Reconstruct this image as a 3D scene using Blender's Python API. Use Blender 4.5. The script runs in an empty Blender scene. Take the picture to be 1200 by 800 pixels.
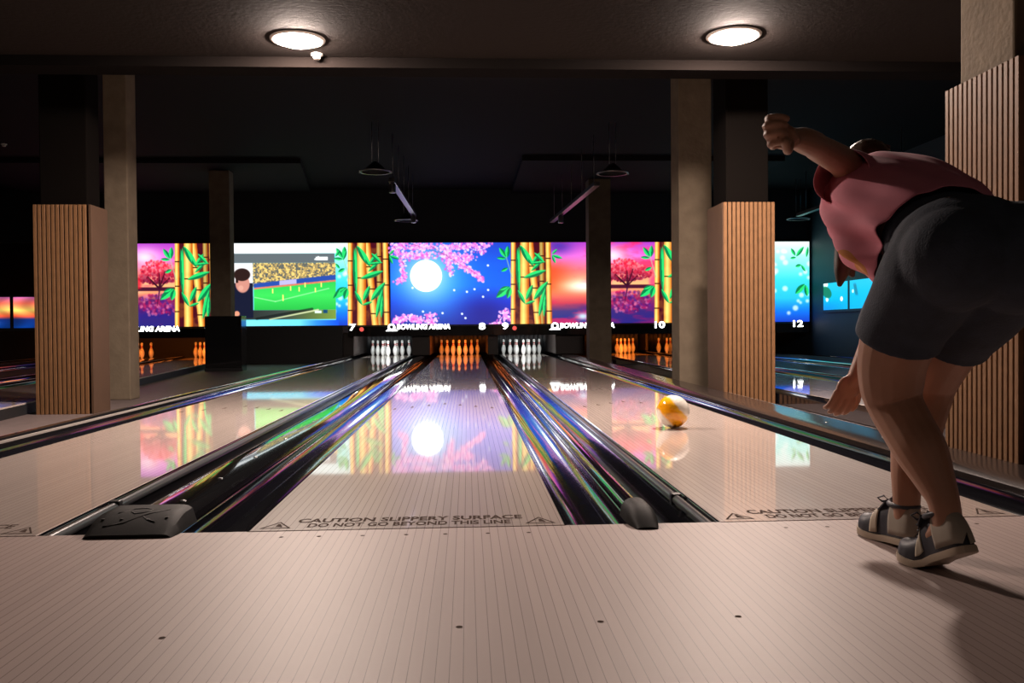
import bpy, bmesh, math, random
import numpy as np
from mathutils import Vector, Matrix, Euler

PI = math.pi
sc = bpy.context.scene
COL = sc.collection
random.seed(7)
rng = np.random.default_rng(7)

# ------------------------------------------------------------------ materials
def nmat(name):
    m = bpy.data.materials.new(name); m.use_nodes = True
    return m, m.node_tree, m.node_tree.nodes['Principled BSDF']

def mat(name, col, rough=.5, metal=0, coat=0, coat_rough=.05, spec=.5, var=0., vscale=20., bump=0., bscale=60.,
        emit=None, estr=0.):
    m, nt, b = nmat(name)
    b.inputs['Base Color'].default_value = (*col, 1)
    b.inputs['Roughness'].default_value = rough
    b.inputs['Metallic'].default_value = metal
    b.inputs['Specular IOR Level'].default_value = spec
    b.inputs['Coat Weight'].default_value = coat
    b.inputs['Coat Roughness'].default_value = coat_rough
    if emit:
        b.inputs['Emission Color'].default_value = (*emit, 1)
        b.inputs['Emission Strength'].default_value = estr
    tc = None
    if var or bump:
        tc = nt.nodes.new('ShaderNodeTexCoord')
    if var:
        n = nt.nodes.new('ShaderNodeTexNoise'); n.inputs['Scale'].default_value = vscale
        n.inputs['Detail'].default_value = 5
        nt.links.new(tc.outputs['Object'], n.inputs['Vector'])
        r = nt.nodes.new('ShaderNodeValToRGB')
        r.color_ramp.elements[0].position = .3; r.color_ramp.elements[1].position = .7
        r.color_ramp.elements[0].color = (*[max(0, c*(1-var)) for c in col], 1)
        r.color_ramp.elements[1].color = (*[min(1, c*(1+var)) for c in col], 1)
        nt.links.new(n.outputs['Fac'], r.inputs['Fac'])
        nt.links.new(r.outputs['Color'], b.inputs['Base Color'])
    if bump:
        n2 = nt.nodes.new('ShaderNodeTexNoise'); n2.inputs['Scale'].default_value = bscale
        nt.links.new(tc.outputs['Object'], n2.inputs['Vector'])
        bp = nt.nodes.new('ShaderNodeBump'); bp.inputs['Strength'].default_value = bump
        bp.inputs['Distance'].default_value = .01
        nt.links.new(n2.outputs['Fac'], bp.inputs['Height'])
        nt.links.new(bp.outputs['Normal'], b.inputs['Normal'])
    return m

def board_mat(name, col, line, rough, coat, coat_rough, pitch=.02703, lw=.07, off=0.):
    """synthetic lane boards: pale boards with a thin dark joint between them"""
    m, nt, b = nmat(name)
    tc = nt.nodes.new('ShaderNodeTexCoord'); sx = nt.nodes.new('ShaderNodeSeparateXYZ')
    nt.links.new(tc.outputs['Object'], sx.inputs[0])
    a = nt.nodes.new('ShaderNodeMath'); a.operation = 'MULTIPLY_ADD'
    a.inputs[1].default_value = 1/pitch; a.inputs[2].default_value = off
    nt.links.new(sx.outputs['X'], a.inputs[0])
    fr = nt.nodes.new('ShaderNodeMath'); fr.operation = 'FRACT'; nt.links.new(a.outputs[0], fr.inputs[0])
    lt = nt.nodes.new('ShaderNodeMath'); lt.operation = 'LESS_THAN'; lt.inputs[1].default_value = lw
    nt.links.new(fr.outputs[0], lt.inputs[0])
    fl = nt.nodes.new('ShaderNodeMath'); fl.operation = 'FLOOR'; nt.links.new(a.outputs[0], fl.inputs[0])
    wn = nt.nodes.new('ShaderNodeTexWhiteNoise'); wn.noise_dimensions = '1D'
    nt.links.new(fl.outputs[0], wn.inputs['W'])
    ns = nt.nodes.new('ShaderNodeTexNoise'); ns.inputs['Scale'].default_value = 3
    mp = nt.nodes.new('ShaderNodeMapping'); mp.inputs['Scale'].default_value = (8, .6, 1)
    nt.links.new(tc.outputs['Object'], mp.inputs[0]); nt.links.new(mp.outputs[0], ns.inputs['Vector'])
    ad = nt.nodes.new('ShaderNodeMath'); ad.operation = 'ADD'
    nt.links.new(wn.outputs['Value'], ad.inputs[0]); nt.links.new(ns.outputs['Fac'], ad.inputs[1])
    rp = nt.nodes.new('ShaderNodeMapRange'); rp.inputs['From Max'].default_value = 2
    rp.inputs['To Min'].default_value = .90; rp.inputs['To Max'].default_value = 1.08
    nt.links.new(ad.outputs[0], rp.inputs['Value'])
    mul = nt.nodes.new('ShaderNodeVectorMath'); mul.operation = 'SCALE'; mul.inputs[0].default_value = col
    nt.links.new(rp.outputs['Result'], mul.inputs['Scale'])
    mx = nt.nodes.new('ShaderNodeMix'); mx.data_type = 'RGBA'
    nt.links.new(lt.outputs[0], mx.inputs['Factor'])
    nt.links.new(mul.outputs[0], mx.inputs['A']); mx.inputs['B'].default_value = (*line, 1)
    nt.links.new(mx.outputs['Result'], b.inputs['Base Color'])
    b.inputs['Roughness'].default_value = rough
    b.inputs['Coat Weight'].default_value = coat
    b.inputs['Coat Roughness'].default_value = coat_rough
    return m

M = {}
M['lane'] = board_mat('lane_boards', (.60, .505, .455), (.17, .12, .10), .35, 1, .035)
M['approach'] = board_mat('approach_boards', (.385, .295, .268), (.15, .10, .085), .5, .0, .16)
M['ink'] = mat('lane_print', (.085, .06, .05), .8, spec=.02)
M['gutter'] = mat('gutter_plastic', (.006, .006, .008), .1, coat=.5, coat_rough=.03, bump=.05, bscale=9)
M['cap'] = mat('divider_cap', (.010, .0095, .011), .09, coat=.8, coat_rough=.03, bump=.035, bscale=7)
M['ledge'] = mat('ledge_top', (.026, .019, .017), .2, spec=.4, bump=.03, bscale=7)
M['capglint'] = mat('cap_highlight', (.30, .27, .25), .3)  # pale tone painting the highlight along divider edges
M['hood'] = mat('hood_rubber', (.007, .006, .005), .6, spec=.15, bump=.15, bscale=400)
M['hoodmark'] = mat('hood_mark', (.012, .010, .009), .5)
M['rail'] = mat('bumper_rail', (.075, .08, .085), .3, metal=.0, coat=.5)
M['railjoint'] = mat('rail_joint', (.01, .01, .011), .4)
M['steel'] = mat('screw_steel', (.5, .5, .5), .3, metal=1)
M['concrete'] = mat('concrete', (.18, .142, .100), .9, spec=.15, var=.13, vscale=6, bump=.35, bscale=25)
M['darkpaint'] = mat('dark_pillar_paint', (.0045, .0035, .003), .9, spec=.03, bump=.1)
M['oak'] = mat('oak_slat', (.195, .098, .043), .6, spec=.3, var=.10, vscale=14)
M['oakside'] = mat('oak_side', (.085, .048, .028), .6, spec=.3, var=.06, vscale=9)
M['felt'] = mat('black_felt', (.010, .005, .003), .95, spec=.1)
M['black'] = mat('black_paint', (.012, .012, .014), .55)
M['blackgloss'] = mat('black_gloss', (.01, .01, .011), .12, coat=.7)
M['wall'] = mat('dark_wall', (.022, .024, .030), .7, bump=.1)
M['wallblue'] = mat('navy_wall', (.022, .042, .062), .6, bump=.1)
M['ceil'] = mat('near_ceiling', (.016, .012, .0105), .9, spec=.1, bump=.2, bscale=30)
M['ceilhall'] = mat('hall_ceiling', (.012, .0105, .0125), .9, spec=.1, bump=.2, bscale=20)
M['beam'] = mat('beam_paint', (.006, .0045, .004), .9, spec=.05)
M['panelceil'] = mat('ceiling_panel_paint', (.016, .0145, .017), .9, spec=.1)
M['floor'] = mat('floor_strip', (.16, .125, .120), .55, var=.12, vscale=10, bump=.1)
M['whiteplastic'] = mat('white_plastic', (.75, .72, .68), .4)
M['rim'] = mat('lamp_rim', (.72, .68, .63), .35)
M['metaldark'] = mat('dark_metal', (.10, .10, .105), .35, metal=.8)
M['metalgrey'] = mat('grey_metal', (.35, .35, .37), .35, metal=.9)
M['kick'] = mat('pit_partition', (.022, .014, .012), .55)
M['lamp'] = mat('lamp_glow', (1, 1, 1), .5, emit=(1, .80, .69), estr=1500)
M['sign'] = mat('sign_white', (.9, .9, .9), .5, emit=(.97, 1, .98), estr=4.5)
M['redled'] = mat('red_led', (.8, .1, .1), .4, emit=(1, .12, .10), estr=.9)

# ------------------------------------------------------------------ mesh helpers
def obj(name, me, m=None, parent=None, loc=None, rot=None):
    if isinstance(me, bmesh.types.BMesh):
        for e_ in me.edges:
            if len(e_.link_faces) == 2 and e_.calc_face_angle(0) > .75: e_.smooth = False
        d = bpy.data.meshes.new(name); me.to_mesh(d); me.free(); me = d
    o = bpy.data.objects.new(name, me); COL.objects.link(o)
    if m is not None and len(me.materials) == 0:
        for k in (m if isinstance(m, (list, tuple)) else [m]): me.materials.append(k)
    if parent is not None: o.parent = parent
    if loc is not None: o.location = loc
    if rot is not None: o.rotation_euler = rot
    return o

def tag(o, label=None, cat=None, group=None, kind=None):
    if label: o['label'] = label
    if cat: o['category'] = cat
    if group: o['group'] = group
    if kind: o['kind'] = kind
    return o

def thing(name, label, cat, loc=(0, 0, 0), rot=(0, 0, 0), group=None):
    o = bpy.data.objects.new(name, None); COL.objects.link(o)
    o.empty_display_size = .05
    o.location = loc; o.rotation_euler = rot
    return tag(o, label, cat, group)

def struct(name, bm, m, label=None):
    o = obj(name, bm, m); o['kind'] = 'structure'
    if label: o['label'] = label
    return o

def box(bm, x0, x1, y0, y1, z0, z1, bev=0., seg=2, mi=0):
    r = bmesh.ops.create_cube(bm, size=1)
    vs = r['verts']
    for v in vs:
        v.co = Vector(((x0+x1)/2+v.co.x*(x1-x0), (y0+y1)/2+v.co.y*(y1-y0), (z0+z1)/2+v.co.z*(z1-z0)))
    fs = list({f for v in vs for f in v.link_faces})
    for f in fs: f.material_index = mi
    if bev > 0:
        es = list({e for v in vs for e in v.link_edges})
        bmesh.ops.bevel(bm, geom=es, offset=bev, segments=seg, affect='EDGES', profile=.5)
    return bm

def nbox(*a, **k):
    return box(bmesh.new(), *a, **k)

def frame_of(d):
    d = d.normalized()
    up = Vector((0, 0, 1)) if abs(d.z) < .95 else Vector((0, 1, 0))
    x = d.cross(up).normalized(); y = x.cross(d).normalized()
    return x, y

def loft(bm, rings, closed_ends=True, smooth=True, wrap=False, mi=0):
    """rings: list of lists of Vector with the same count"""
    V = [[bm.verts.new(p) for p in r] for r in rings]
    n = len(V[0])
    fs = []
    for i in range(len(V)-1):
        for j in range(n):
            fs.append(bm.faces.new((V[i][j], V[i][(j+1) % n], V[i+1][(j+1) % n], V[i+1][j])))
    if wrap:
        for j in range(n):
            fs.append(bm.faces.new((V[-1][j], V[-1][(j+1) % n], V[0][(j+1) % n], V[0][j])))
    elif closed_ends:
        fs.append(bm.faces.new(list(reversed(V[0])))); fs.append(bm.faces.new(V[-1]))
    for f in fs: f.smooth = smooth; f.material_index = mi
    return bm

def strip(bm, pts, y0, y1, smooth=True, ny=1, mi=0):
    """open profile of (x,z) points extruded along y"""
    rows = []
    for k in range(ny+1):
        y = y0+(y1-y0)*k/ny
        rows.append([bm.verts.new((x, y, z)) for x, z in pts])
    for a, b in zip(rows[:-1], rows[1:]):
        for j in range(len(pts)-1):
            f = bm.faces.new((a[j], a[j+1], b[j+1], b[j])); f.smooth = smooth; f.material_index = mi
    return bm

def prism(bm, pts, y0, y1, smooth=False, mi=0):
    """closed profile of (x,z) points extruded along y"""
    a = [bm.verts.new((x, y0, z)) for x, z in pts]; b = [bm.verts.new((x, y1, z)) for x, z in pts]
    n = len(pts)
    for j in range(n):
        f = bm.faces.new((a[j], a[(j+1) % n], b[(j+1) % n], b[j])); f.smooth = smooth; f.material_index = mi
    f = bm.faces.new(list(reversed(a))); f.material_index = mi
    f = bm.faces.new(b); f.material_index = mi
    bmesh.ops.recalc_face_normals(bm, faces=bm.faces[:])
    return bm

def lathe(bm, prof, n=24, origin=(0, 0, 0), smooth=True, mis=None):
    """prof: (r,z) points from bottom to top"""
    o = Vector(origin); V = []
    for r, z in prof:
        if r < 1e-6: V.append([bm.verts.new(o+Vector((0, 0, z)))])
        else: V.append([bm.verts.new(o+Vector((r*math.cos(2*PI*k/n), r*math.sin(2*PI*k/n), z))) for k in range(n)])
    for i in range(len(V)-1):
        a, b = V[i], V[i+1]
        for k in range(n):
            k2 = (k+1) % n
            if len(a) == 1 and len(b) == 1: continue
            if len(a) == 1: f = bm.faces.new((a[0], b[k2], b[k]))
            elif len(b) == 1: f = bm.faces.new((a[k], a[k2], b[0]))
            else: f = bm.faces.new((a[k], a[k2], b[k2], b[k]))
            f.smooth = smooth
            if mis: f.material_index = mis[i]
    return bm

def tube(bm, pts, r, n=10, cap=True, mi=0):
    pts = [Vector(p) for p in pts]
    rs = r if isinstance(r, (list, tuple)) else [r]*len(pts)
    rings = []
    x = y = None
    for i, p in enumerate(pts):
        d = (pts[min(i+1, len(pts)-1)]-pts[max(i-1, 0)]).normalized()
        if x is None: x, y = frame_of(d)
        else:
            x = (x-d*x.dot(d)).normalized(); y = d.cross(x).normalized()
        rings.append([p+(x*math.cos(2*PI*k/n)+y*math.sin(2*PI*k/n))*rs[i] for k in range(n)])
    loft(bm, rings, cap, True, mi=mi)
    return bm

def poly(bm, pts, mi=0):
    f = bm.faces.new([bm.verts.new(p) for p in pts]); f.material_index = mi
    return f

def text_mesh(name, body, size, m, parent, loc, rot=(0, 0, 0), bold=0., ext=0., width=None, align='CENTER', shear=0.):
    c = bpy.data.curves.new(name+'_curve', 'FONT')
    c.body = body; c.size = size; c.align_x = align; c.align_y = 'BOTTOM'
    c.offset = bold; c.extrude = ext; c.shear = shear; c.resolution_u = 3
    t = bpy.data.objects.new(name+'_tmp', c); COL.objects.link(t)
    dg = bpy.context.evaluated_depsgraph_get()
    me = bpy.data.meshes.new_from_object(t.evaluated_get(dg))
    bpy.data.objects.remove(t); bpy.data.curves.remove(c)
    me.materials.clear(); me.name = name
    if width:
        co = np.empty(len(me.vertices)*3); me.vertices.foreach_get('co', co); co = co.reshape(-1, 3)
        w = co[:, 0].max()-co[:, 0].min(); co[:, 0] *= width/w
        me.vertices.foreach_set('co', co.ravel()); me.update()
    return obj(name, me, m, parent, loc, rot)

def bake(o, parent=None):
    """turn an object's modifiers into plain mesh data"""
    dg = bpy.context.evaluated_depsgraph_get(); dg.update()
    me = bpy.data.meshes.new_from_object(o.evaluated_get(dg))
    o.modifiers.clear(); old = o.data; o.data = me
    bpy.data.meshes.remove(old)
    return o

def smooth_all(o):
    o.data.polygons.foreach_set('use_smooth', [True]*len(o.data.polygons))

# ------------------------------------------------------------------ camera
cam = bpy.data.objects.new('camera', bpy.data.cameras.new('camera')); COL.objects.link(cam)
R_ = Vector((0.99860, -0.05220, -0.00830)); F_ = Vector((0.05202, 0.99852, -0.01601))
R_ = (R_-F_*R_.dot(F_)/F_.dot(F_)).normalized(); F_.normalize(); U_ = R_.cross(F_)
cam.matrix_world = Matrix(((R_.x, U_.x, -F_.x, .204), (R_.y, U_.y, -F_.y, -2.869), (R_.z, U_.z, -F_.z, .668), (0, 0, 0, 1)))
cam.data.sensor_width = 36; cam.data.lens = 1003.24/1200*36
cam.data.clip_start = .05; cam.data.clip_end = 100
sc.camera = cam

# ------------------------------------------------------------------ room shell
FZ = -.11                                    # floor between the lanes lies lower than the lanes
struct('floor', nbox(-14, 8.5, -7, 21, FZ-.1, FZ), M['floor'])
ap = struct('floor_approach', nbox(-5, 8.3, -6.9, 0, FZ+.002, 0), M['approach'])
struct('ceiling', nbox(-14, 8.5, -7, 4.42, 2.95, 3.1), M['ceil'])
struct('ceiling_hall', nbox(-14, 8.5, 4.42, 21, 3.85, 4.0), M['ceilhall'])
struct('beam', nbox(-14, 8.5, 4.42, 4.68, 2.865, 3.85), M['beam'])
struct('wall_back', nbox(-14, 8.5, 20.2, 20.4, FZ, 3.85), M['wall'])
struct('wall_masking', nbox(-14, 8.2, 16.86, 16.98, 2.66, 3.85), M['wall'])
struct('wall_right', nbox(8.26, 8.5, -7, 20.4, FZ, 3.85), M['wallblue'])
struct('wall_left', nbox(-14.2, -14, -7, 20.4, FZ, 3.85), M['wall'])
struct('wall_rear', nbox(-14, 8.5, -7.2, -7, FZ, 3.1), M['wall'])
# low hung panels under the hall ceiling
bm = bmesh.new()
pts = [(-9.2, 13.3), (-2.87, 13.3), (-3.32, 16.86), (-9.6, 16.86)]
a = [bm.verts.new((x, y, 3.76)) for x, y in pts]; b = [bm.verts.new((x, y, 3.85)) for x, y in pts]
bm.faces.new(a[::-1]); bm.faces.new(b)
for i in range(4): bm.faces.new((a[i], a[(i+1) % 4], b[(i+1) % 4], b[i]))
bmesh.ops.recalc_face_normals(bm, faces=bm.faces[:])
struct('ceiling_panel', bm, M['panelceil'])
struct('ceiling_panel', nbox(1.25, 6.2, 13.0, 16.86, 3.76, 3.85), M['panelceil'])

# approach dots
for k, (x, y) in enumerate([(-.465, -.98), (.82, -.94), (.127, -.09), (.265, -.092), (.398, -.094), (.0, -.088),
                            (-.14, -.088), (-.28, -.086), (-.40, -.086), (1.25, -.10), (1.39, -.10), (1.9, -.10), (.18, -.96), (.5, -.95)]):
    bm = bmesh.new(); bmesh.ops.create_circle(bm, cap_ends=True, radius=.0075, segments=16)
    obj('approach_dot', bm, M['ink'], ap, (x, y, .0006))
bm = bmesh.new(); box(bm, -.53, .53, -.0045, -.0005, .0001, .0007); obj('foul_line', bm, M['ink'], ap)
bm = bmesh.new(); box(bm, 1.06, 2.12, -.0045, -.0005, .0001, .0007); obj('foul_line', bm, M['ink'], ap)
bm = bmesh.new(); box(bm, -2.27, -1.21, -.0045, -.0005, .0001, .0007); obj('foul_line', bm, M['ink'], ap)

# ------------------------------------------------------------------ lanes
W2, GUT, LEN = .527, .235, 19.3
def lane(cx, label, lettering=False, root=None, y0=0.005):
    t = bpy.data.objects.new('bowling_lane', None)
    bm = nbox(-W2, W2, y0, LEN, FZ+.003, 0, bev=.002, seg=1)
    o = obj('bowling_lane', bm, M['lane'])
    o.location = (cx, 0, 0)
    tag(o, label, 'lane')
    bpy.data.objects.remove(t)
    # targeting arrows and dots
    for k in range(-3, 4):
        if y0 > 1: break
        bm = bmesh.new(); x = k*.135; y = 4.75-abs(k)*.145
        poly(bm, [(x-.016, y-.07, .0006), (x+.016, y-.07, .0006), (x, y+.07, .0006)])
        obj('arrow', bm, M['ink'], o)
    if lettering:
        text_mesh('lettering', 'CAUTION SLIPPERY SURFACE', .082, M['ink'], o, (0, .100, .0007), width=.78, bold=.0022)
        text_mesh('lettering', 'DO NOT GO BEYOND THIS LINE', .075, M['ink'], o, (.0, .030, .0007), width=.69, bold=.0020)
        for s in (-1, 1):
            bm = bmesh.new(); c = s*.448
            for P in ([(c-.052, .036), (c+.052, .036), (c+.045, .043), (c-.045, .043)],
                      [(c-.052, .036), (c-.045, .036), (c+.004, .125), (c, .132)],
                      [(c+.052, .036), (c, .132), (c-.003, .125), (c+.045, .036)],
                      [(c-.004, .06), (c+.004, .06), (c+.022, .052), (c+.006, .10), (c-.002, .10)]):
                poly(bm, [(x, y, .0008) for x, y in P])
            obj('warning_triangle', bm, M['ink'], o)
    if root: o.parent = root
    return o

def gutter(x0, x1, label, y0=0.005, rail=None, loc=None, rot=None):
    """half-round channel between x0 and x1, z=0 at its lips"""
    bm = bmesh.new()
    c, r = (x0+x1)/2, (x1-x0)/2
    pts = [(x0+.001, -.002), (x0+.004, -.004)]
    for k in range(0, 13):
        a = PI+PI*k/12
        pts.append((c+(r-.006)*math.cos(a), -.012+.078*math.sin(a)))
    pts += [(x1-.004, -.004), (x1-.001, -.002)]
    low = [(x1-.001, -.1), (x0+.001, -.1)]
    prism(bm, pts+low, y0, LEN, smooth=False)
    for f in bm.faces:
        if len(f.verts) == 4 and f.calc_center_median().z > -.095: f.smooth = True
    o = obj('gutter', bm, M['gutter'])
    tag(o, label, 'gutter')
    if rail:                                   # bumper rail folded down beside the lane
        side, yj = rail
        xr = x0+.034 if side < 0 else x1-.034
        for ya, yb in ((y0+.01, yj-.012), (yj+.012, LEN-.4)):
            bm = bmesh.new()
            prism(bm, [(xr+.0185*math.cos(2*PI*k/14), -.020+.0185*math.sin(2*PI*k/14)) for k in range(14)], ya, yb, True)
            obj('bumper_rail', bm, M['rail'], o)
        obj('rail_joint', nbox(xr-.021, xr+.021, yj-.02, yj+.02, -.043, .004, bev=.006), M['railjoint'], o)
    if loc: o.location = loc; o.rotation_euler = rot
    return o

def divider(x0, x1, zt, label, y0=.02, glint=(), screws=(), flat=False):
    bm = bmesh.new()
    w = x1-x0
    n = 16
    pts = [(x0, FZ+.004), (x0, zt*.35)]
    for k in range(n+1):
        t = k/n; e = abs(2*t-1)
        zz = zt-(zt*.45)*e**(6 if flat else 3.0)
        pts.append((x0+w*t, zz))
    pts += [(x1, FZ+.004)]
    prism(bm, pts, y0, LEN, smooth=False)
    for f in bm.faces:
        if f.normal.z > .3: f.smooth = True
    o = obj('lane_divider', bm, M['ledge'] if flat else M['cap']); tag(o, label, 'divider')
    for x in glint:
        obj('edge_highlight', nbox(x-.006, x+.006, 1.75 if flat else y0, 5.2 if flat else LEN-.3, zt*.35, zt*.62+.004, bev=.002, seg=1), M['capglint'], o)  # pale strip stands in for light catching the cap edge
    for x, y in screws:
        bm = bmesh.new(); lathe(bm, [(.0001, zt-.004), (.011, zt-.004), (.010, zt+.002), (.0001, zt+.003)], 14, (x, y, 0))
        obj('screw', bm, M['steel'], o)
    return o

C7, C8, C9, C10, C11, C12 = -1.742, 0., 1.589, 4.02, 5.61, 7.30
lane(C7, 'pale boarded lane ending under the number 7, left of the centre lane', True)
lane(C8, 'centre lane of pale boards with the full slippery surface warning, ending at orange pins', True)
lane(C9, 'pale lane carrying the yellow ball, beside the bowler', True)
lane(C10, 'pale lane beyond the right hand pillars, nearest to them', False)
lane(C11, 'lane two beyond the right hand pillars, with the blue reflections', False)
lane(C12, 'last lane, running along the navy side wall under the number 12', False)
gutter(C7-W2-GUT, C7-W2, 'black gutter between the number 7 lane and the floor strip')
gutter(C7+W2, C7+W2+GUT, 'black gutter on the right of the number 7 lane, with a jointed rail', rail=(-1, .56))
gutter(C8-W2-GUT, C8-W2, 'wide black gutter along the left edge of the centre lane')
gutter(C8+W2, C8+W2+GUT, 'black gutter along the right edge of the centre lane, with colourful reflections')
gutter(C9-W2-GUT, C9-W2, 'black gutter on the left of the ball lane, with a blue-grey jointed rail', rail=(1, .50))
gutter(C9+W2, C9+W2+GUT, 'black gutter between the ball lane and the wide glossy ledge')
gutter(C10-W2-GUT, C10-W2, 'dark gutter beyond the right hand pillars, before their nearest lane')
gutter(C10+W2, C10+W2+GUT, 'dark gutter on the far side of the first lane beyond the right pillars')
gutter(C11-W2-GUT, C11-W2, 'dark gutter before the second lane beyond the right pillars')
gutter(C11+W2, C11+W2+GUT, 'dark gutter on the far side of the second lane beyond the right pillars')
gutter(C12-W2-GUT, C12-W2, 'dark gutter before the last lane at the navy side wall')
gutter(C12+W2, C12+W2+GUT, 'dark gutter between the last lane and the navy side wall')
dW = divider(C7+W2+GUT+.001, C8-W2-GUT-.001, .042, 'wide glossy black divider left of the centre lane with a broad end hood',
             screws=[(-.845, y) for y in (.33, .8, 1.4, 2.1, 3.0, 4.2)])
dN = divider(C8+W2+GUT+.001, C9-W2-GUT-.001, .040, 'narrow black divider right of the centre lane with a small end hood', glint=(C9-W2-GUT-.012,))
divider(C7-W2-GUT-.10, C7-W2-GUT-.001, .052, 'narrow black divider with a pale lit edge beside the left floor strip', glint=(C7-W2-GUT-.006,))
divider(C9+W2+GUT+.001, 2.70, .045, 'broad glossy black ledge between the ball lane and the slatted pillars', flat=True,
        screws=[(2.50, y) for y in (1.2, 1.75, 2.5)], glint=(2.694,))
divider(C10+W2+GUT+.001, C11-W2-GUT-.001, .045, 'thin dark divider between the two lanes just beyond the right pillars', glint=(C10+W2+GUT+.008,))
divider(C11+W2+GUT+.001, C12-W2-GUT-.001, .045, 'wide dark divider before the last lane on the right', glint=(C11+W2+GUT+.008,))

# end hoods of the two dividers at the foul line
def hood(parent, cx, w, y0, y1, h, nose):
    rings = []
    n = 14
    for k in range(n+1):
        t = k/n
        y = y0+(y1-y0)*t
        zt = h*math.sin(min(1, .12+t*1.15)*PI/2) if nose else h*math.sin(min(1, .08+t*1.5)*PI/2)
        ww = w*(.93+.07*min(1, t*4)) if nose else w*(.55+.45*math.sin(min(1, .15+t*1.6)*PI/2))
        ring = []
        m = 20
        ring.append(Vector((cx-ww/2, y, .0005)))
        for j in range(m+1):
            u = -1+2*j/m
            zz = zt*(1-abs(u)**(9 if nose else 2.6))**(1/(2.2 if nose else 2.))
            ring.append(Vector((cx+u*ww/2, y, max(.0006, zz))))
        ring.append(Vector((cx+ww/2, y, .0005)))
        rings.append(ring)
    bm = bmesh.new(); loft(bm, rings)
    bmesh.ops.recalc_face_normals(bm, faces=bm.faces[:])
    return obj('end_cap', bm, M['hood'], parent)
hw = hood(dW, -.898, .305, -.062, .17, .062, True)
hn = hood(dN, .792, .108, -.085, .14, .062, False)
def hz(y): return .062*math.sin(min(1, .12+(y+.062)/.232*1.15)*PI/2)+.0008
bm = bmesh.new()
for P in ([(-.97, .06), (-.93, .10), (-.89, .105), (-.865, .085), (-.89, .062), (-.915, .055), (-.93, .07)],
          [(-.99, -.02), (-.93, .0), (-.87, .05), (-.81, .09)], [(-.88, .035), (-.86, .015), (-.83, .0)]):
    tube(bm, [(x, y, hz(y)-.0005) for x, y in P], .0022, 6)
for x, y in ((-1.005, .02), (-.945, .02), (-.80, .025)):
    tube(bm, [(x, y, hz(y)-.003), (x, y, hz(y)+.0008)], .0055, 10)
obj('emblem', bm, M['hoodmark'], hw)

# left section: lanes turned 6.8 degrees to the left
TH = math.radians(6.8); P0 = Vector((-3.31, 0, 0))
def rot_pt(u, v): return Vector((P0.x+u*math.cos(TH)-v*math.sin(TH), P0.y+u*math.sin(TH)+v*math.cos(TH), 0))
def place_rot(o): o.location = rot_pt(0, 0); o.rotation_euler = (0, 0, TH); return o
def v_start(u): return (.06-u*math.sin(TH))/math.cos(TH)
U6, U5 = -.532, -2.50
U4 = U5-1.589; U3 = U4-1.742
for u, lab in ((U6, 'pale lane beyond the left floor strip, its pins orange, next to the black box'),
               (U5, 'second lane beyond the left floor strip, ending at orange pins by the concrete column'),
               (U4, 'third lane beyond the left floor strip, seen left of the slatted pillar'),
               (U3, 'farthest lane seen left of the left slatted pillar')):
    o = lane(0, lab, False, y0=v_start(u-.6)); o.location = rot_pt(u, 0); o.rotation_euler = (0, 0, TH)
    if u == U6: obj('side_board', nbox(W2+.0005, W2+.014, v_start(u-.6), LEN, FZ+.003, -.014), M['black'], o)
def rot_gutter(u0, u1, lab):
    g = gutter(u0, u1, lab, y0=v_start(u0-.1)); place_rot(g)
rot_gutter(U6-W2-GUT, U6-W2, 'dark gutter on the far side of the first lane beyond the left floor strip')
rot_gutter(U5+W2, U5+W2+GUT, 'dark gutter before the second lane beyond the left floor strip')
rot_gutter(U5-W2-GUT, U5-W2, 'dark gutter on the far side of the second lane beyond the left floor strip')
rot_gutter(U4+W2, U4+W2+GUT, 'dark gutter before the third lane left of the slatted pillar')
for a_, b_, lab in ((U5+W2+GUT+.001, U6-W2-GUT-.001, 'wide dark divider between the two lanes beyond the left floor strip'),
                    (U4+W2+GUT+.001, U5-W2-GUT-.001, 'narrow dark divider left of the slatted pillar'),
                    (U3+W2+GUT+.001, U4-W2-.02, 'wide dark divider before the farthest left lane')):
    d = divider(a_, b_, .02 if a_ > -.1 else .045, lab, y0=v_start(a_-.1), glint=(b_-.008,)); place_rot(d)

# ------------------------------------------------------------------ pins
PIN = [(0, 0), (.0258, 0), (.030, .010), (.0359, .019), (.0497, .057), (.0578, .086), (.0605, .114), (.0586, .149), (.0474, .184),
       (.0352, .222), (.0282, .239), (.0244, .254), (.0234, .270), (.0251, .295), (.0310, .330), (.0323, .343), (.0305, .358),
       (.0230, .372), (.0120, .3795), (0, .381)]
def pin_mesh(name, body, stripe):
    bm = bmesh.new()
    mis = [1 if (.236 <= PIN[i][1] < .250 or .262 <= PIN[i][1] < .290) else 0 for i in range(len(PIN)-1)]
    lathe(bm, PIN, 20, mis=mis)
    me = bpy.data.meshes.new(name); bm.to_mesh(me); bm.free()
    me.materials.append(body); me.materials.append(stripe)
    return me
pin_white = pin_mesh('bowling_pin', mat('pin_white', (.80, .80, .78), .25, coat=.5), mat('pin_red', (.55, .05, .05), .3))
PS = .3048; RD = PS*math.sqrt(3)/2
SPOT = [('front', 0, 0), ('second row left', -.5, 1), ('second row right', .5, 1), ('third row left', -1, 2), ('third row middle', 0, 2),
        ('third row right', 1, 2), ('back row outer left', -1.5, 3), ('back row inner left', -.5, 3), ('back row inner right', .5, 3),
        ('back row outer right', 1.5, 3)]
def rack(cx, skip, what, where, group, tf=None):
    for k, (nm, dx, row) in enumerate(SPOT):
        if k in skip: continue
        o = bpy.data.objects.new('bowling_pin', pin_white); COL.objects.link(o)
        p = Vector((cx+dx*PS, 18.288+row*RD, 0))
        o.location = (tf(p.x, p.y) if tf else p)+Vector((0, 0, .0005))
        tag(o, f'{what} bowling pin, {nm}, {where}', 'bowling pin', group)
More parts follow.
